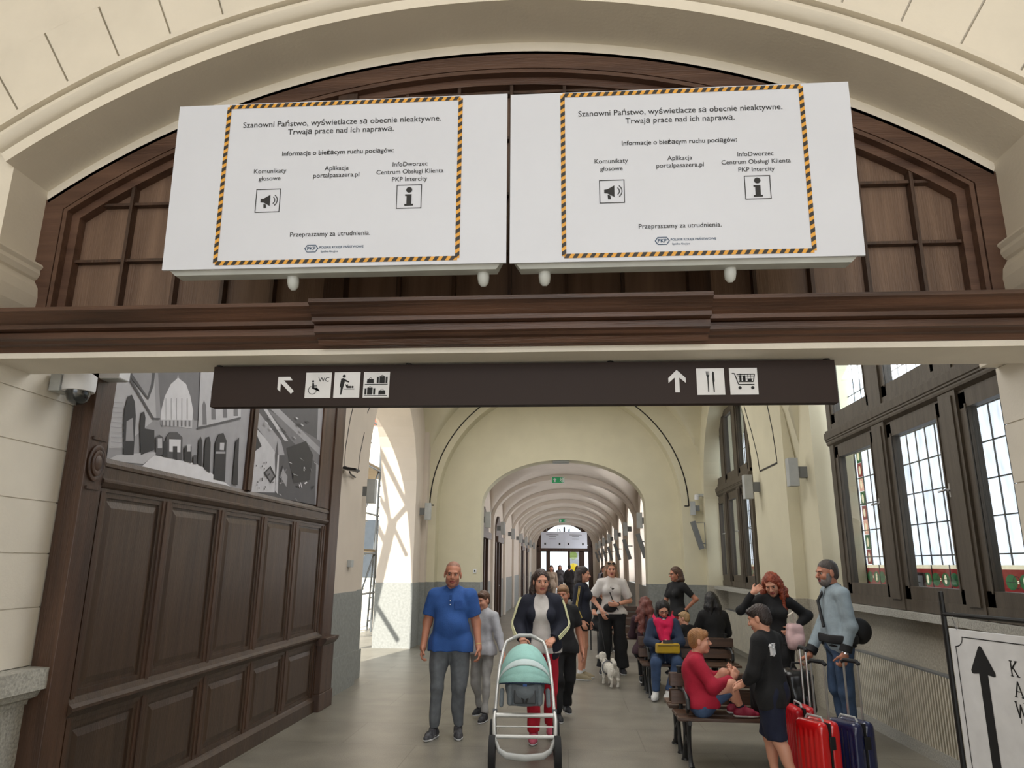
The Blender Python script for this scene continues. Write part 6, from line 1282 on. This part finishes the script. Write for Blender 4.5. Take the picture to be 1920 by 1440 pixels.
# 14 red-haired woman
def ex14(root, j, k, hp, HM, hk, up, lf, F):
    q = MB(); q.tube([j['pel'] + (lf * math.cos(a) * .165 + F * math.sin(a) * .13) * k + up * .05 * k for a in np.linspace(0, 2 * PI, 25)[:-1]], .009 * k, 6, closed=True); q.build('belt', WHITE, root)
    S = Sdf(); S.cone(j['pel'] + up * .04 * k, j['pel'] - up * .42 * k, .135 * k, .21 * k, .02, 'b'); S.cut(j['pel'] + up * .06 * k, up); mesh_obj('skirt', S.mesh(.009, folds(.014, 34, 21)), BLK, root)
person('red-haired woman in a black top with one hand raised to her hair', (2.33, 8.58, 0), -.12, 1.69, dict(head=(-.01, -.05, 1.605), er=(-.375, -.06, 1.31), wr=(-.23, -.13, 1.52), el=(.385, .09, 1.26), wl=(.175, -.07, 1.1)), (-.3, -.42, .12), fem=True, skin='fair', seed=15, hands=dict(r=dict(d=(.65, .2, .45), t=(.1, .3, .8), c=.5), l=dict(d=(-.75, -.35, -.3), t=(-.1, -.4, .9), c=.6)),
       top=dict(m=BLK, sleeve=1.93, hem=-.0, o=.011), bottom=dict(m=BLK, o=.01), shoes=dict(m=SHOE), hair=dict(style='wavy', m=hairmat('copper_red_hair', (136, 58, 30)), len=.38, wave=.004, spread=1.9, amp=.004), extra=ex14, h=.0058)
pb = thing('backpack', 'pale pink small backpack hanging from the arm of the red-haired woman', 'backpack', (2.50, 8.45, .90), .3)
S = Sdf(); S.box((0, 0, .1), (.10, .065, .14), .05, .02); S.ell((0, -.05, .06), (.08, .04, .07), .02); mesh_obj('bag_body', S.mesh(.008, folds(.008, 36, 6)), cloth('pale_pink_nylon', (214, 180, 180)), pb)
tubes('strap', [(-.05, .0, .22), (-.08, -.03, .33), (-.03, -.03, .36), (.02, .0, .23)], .011, cloth('cream_strap', (214, 204, 190)), pb); tubes('strap', [(.07, .03, .2), (.12, .02, .05), (.1, .02, -.12), (.03, .02, -.14), (.01, .02, -.03)], .009, MATS['cream_strap'], pb)
# 15 bearded man in the denim jacket
def ex15(root, j, k, hp, HM, hk, up, lf, F):
    tubes('bag_strap', [j['sr'] + up * .085 * k - lf * .02 * k, j['che'] + F * .17 * k - lf * .04 * k + up * .05 * k, j['wai'] + F * .165 * k + lf * .08 * k], .016 * k, BLACK, root)
    S = Sdf(); S.ell(j['pel'] - F * .22 * k + up * .12 * k, np.array((.09, .1, .12)) * k, .02); mesh_obj('shoulder_bag', S.mesh(.009, folds(.008, 30, 9)), BLACK, root)
    S = Sdf(); S.cone(j['hl'] + up * .07 * k, j['hr'] + up * .07 * k, .15 * k, .15 * k, .03); S.cut(j['pel'] + up * .09 * k, up); S.cut(j['pel'] + up * .01 * k, -up); mesh_obj('waistband', S.mesh(.008), BLACK, root)
    for s in 'lr': w_ = j['w' + s]; e = j['e' + s]; q = MB(); q.lathe([(.05 * k, -.035 * k), (.058 * k, -.03 * k), (.058 * k, .03 * k), (.05 * k, .035 * k)], w_ + (e - w_) * .2, w_ - e, 16); q.build('cuff', BLACK, root, smooth=True)
    S = Sdf(); S.cone(j['neck'] - up * .01 * k, j['neck'] + up * .055 * k, .08 * k, .074 * k, .01, 'b'); S.cone(j['neck'] - up * .05 * k, j['neck'] + up * .1 * k, .062 * k, .06 * k, .005, None, 1); mesh_obj('collar', S.mesh(.008), BLACK, root)
    q = MB(); q.lathe([(.03 * k, -.01), (.031 * k, .01)], j['wl'] + (j['el'] - j['wl']) * .03, j['wl'] - j['el'], 14); q.build('watch', STEEL, root)
person('grey-bearded man in a pale denim jacket and jeans holding a suitcase handle', (2.80, 8.0, 0), -1.5, 1.83, dict(pel=(0, .0, .94), che=(0, .02, 1.29), neck=(0, .0, 1.455), head=(0, -.05, 1.612), el=(.215, .035, 1.12), wl=(.21, -.04, .865), er=(-.21, -.04, 1.12), wr=(-.15, -.25, .80)), (.1, -.08, 0), b=.98, skin='tan', belly=.02, seed=16, hands=dict(l=dict(c=1.1, t=(.2, -.8, .2)), r=dict(d=(.1, -.85, -.3), t=(.8, .1, .4), c=1.1)),
       top=dict(m=BLK, sleeve=.6, hem=-.02, jacket=dict(m=cloth('pale_denim_jacket', (150, 164, 172), .1), hem=-.11, sleeve=1.85, open=.0, o=.02)), bottom=dict(m=cloth('mid_blue_jeans', (58, 78, 106), .2), o=.014, fold=.008), shoes=dict(m=SHOE), hair=dict(style='crop', m=hairmat('grey_brown_hair', (70, 62, 58))), beard=hairmat('grey_beard', (112, 104, 100)), extra=ex15, h=.0058)
# people sitting further back on the right
person('person in a white cap and white shirt bending forward on the bench inside the corridor', (.98, 18.5, 0), .2, 1.7, {**SIT, 'che': (0, -.12, .88), 'neck': (0, -.24, 1.0), 'head': (0, -.34, 1.1), 'sl': (.165, -.2, .95), 'sr': (-.165, -.2, .95), 'el': (.22, -.34, .72), 'er': (-.22, -.34, .72), 'wl': (.08, -.48, .6), 'wr': (-.08, -.48, .6)}, (0, -.7, 0), seed=17, top=dict(m=WHT, sleeve=.8, hem=-.05), bottom=dict(m=cloth('khaki_shorts', (120, 108, 90)), end=.85, o=.02, name='shorts'), shoes=dict(m=SHOEW), hair=dict(style='short', m=WHT), h=.013)
person('person in dark clothes seated with bare knees beside the standing girl', (.72, 15.9, 0), .5, 1.7, {**SIT}, (.4, -.2, 0), fem=True, seed=18, top=dict(m=BLK, sleeve=.7, hem=-.05), bottom=dict(m=BLK, end=.6, o=.02, name='shorts'), shoes=dict(m=SHOE), hair=dict(style='bob', m=hairmat('dark_bob_hair', (40, 30, 28)), len=.2), h=.012)
fs = thing('folding_stool', 'small black stool under the person in dark clothes with bare knees', 'stool', (.72, 15.95, 0), .5); MB().bx(-.2, .2, -.17, .17, .40, .43).build('seat', BLACK, fs)
for x in (-.17, .17):
    for y in (-.14, .14): MB().tube([(x, y, 0), (x, y, .4)], .014).build('leg', IRON, fs)
FAR = [(-.62, 30, 1.70, 0, 'light', 'distant person in pale clothes near the left corridor wall'), (.14, 36, 1.72, PI, 'dark', 'distant person in a long dark coat in the middle of the corridor'), (.55, 37, 1.68, 2.6, 'dark', 'distant dark-clothed person just right of the long dark coat'), (1.3, 24, 1.74, -.8, 'dark', 'dark-haired person in black standing by the right corridor windows'), (-.35, 40, 1.7, 0, 'mid', 'tiny distant person before the left leaf of the far entrance'), (.2, 45, 1.7, 0, 'mid', 'tiny distant person in the middle of the bright far entrance'), (1.45, 29, 1.7, .4, 'mid', 'person in grey by the right corridor wall further in')]
for i, (x, y, H_, r_, c_, lb) in enumerate(FAR):
    cm_ = {'light': cloth('far_pale_cloth', (170, 150, 132)), 'dark': cloth('far_dark_cloth', (44, 40, 42)), 'mid': cloth('far_grey_cloth', (96, 92, 96))}[c_]
    person(lb, (x, y, 0), r_, H_, None, (.1, -.05, 0), fem=i % 2 == 0, seed=30 + i, top=dict(m=cm_, sleeve=1.9, hem=-.1, o=.02), bottom=dict(m=cm_, o=.03, o2=.05 if c_ == 'dark' else .015), shoes=dict(m=SHOE), hair=dict(style='long' if i % 2 == 0 else 'short', m=hairmat('far_hair_%d' % (i % 3), ((60, 44, 36), (30, 26, 26), (110, 84, 60))[i % 3]), len=.26), h=.02, eyes=False, group='distant people in the corridor')
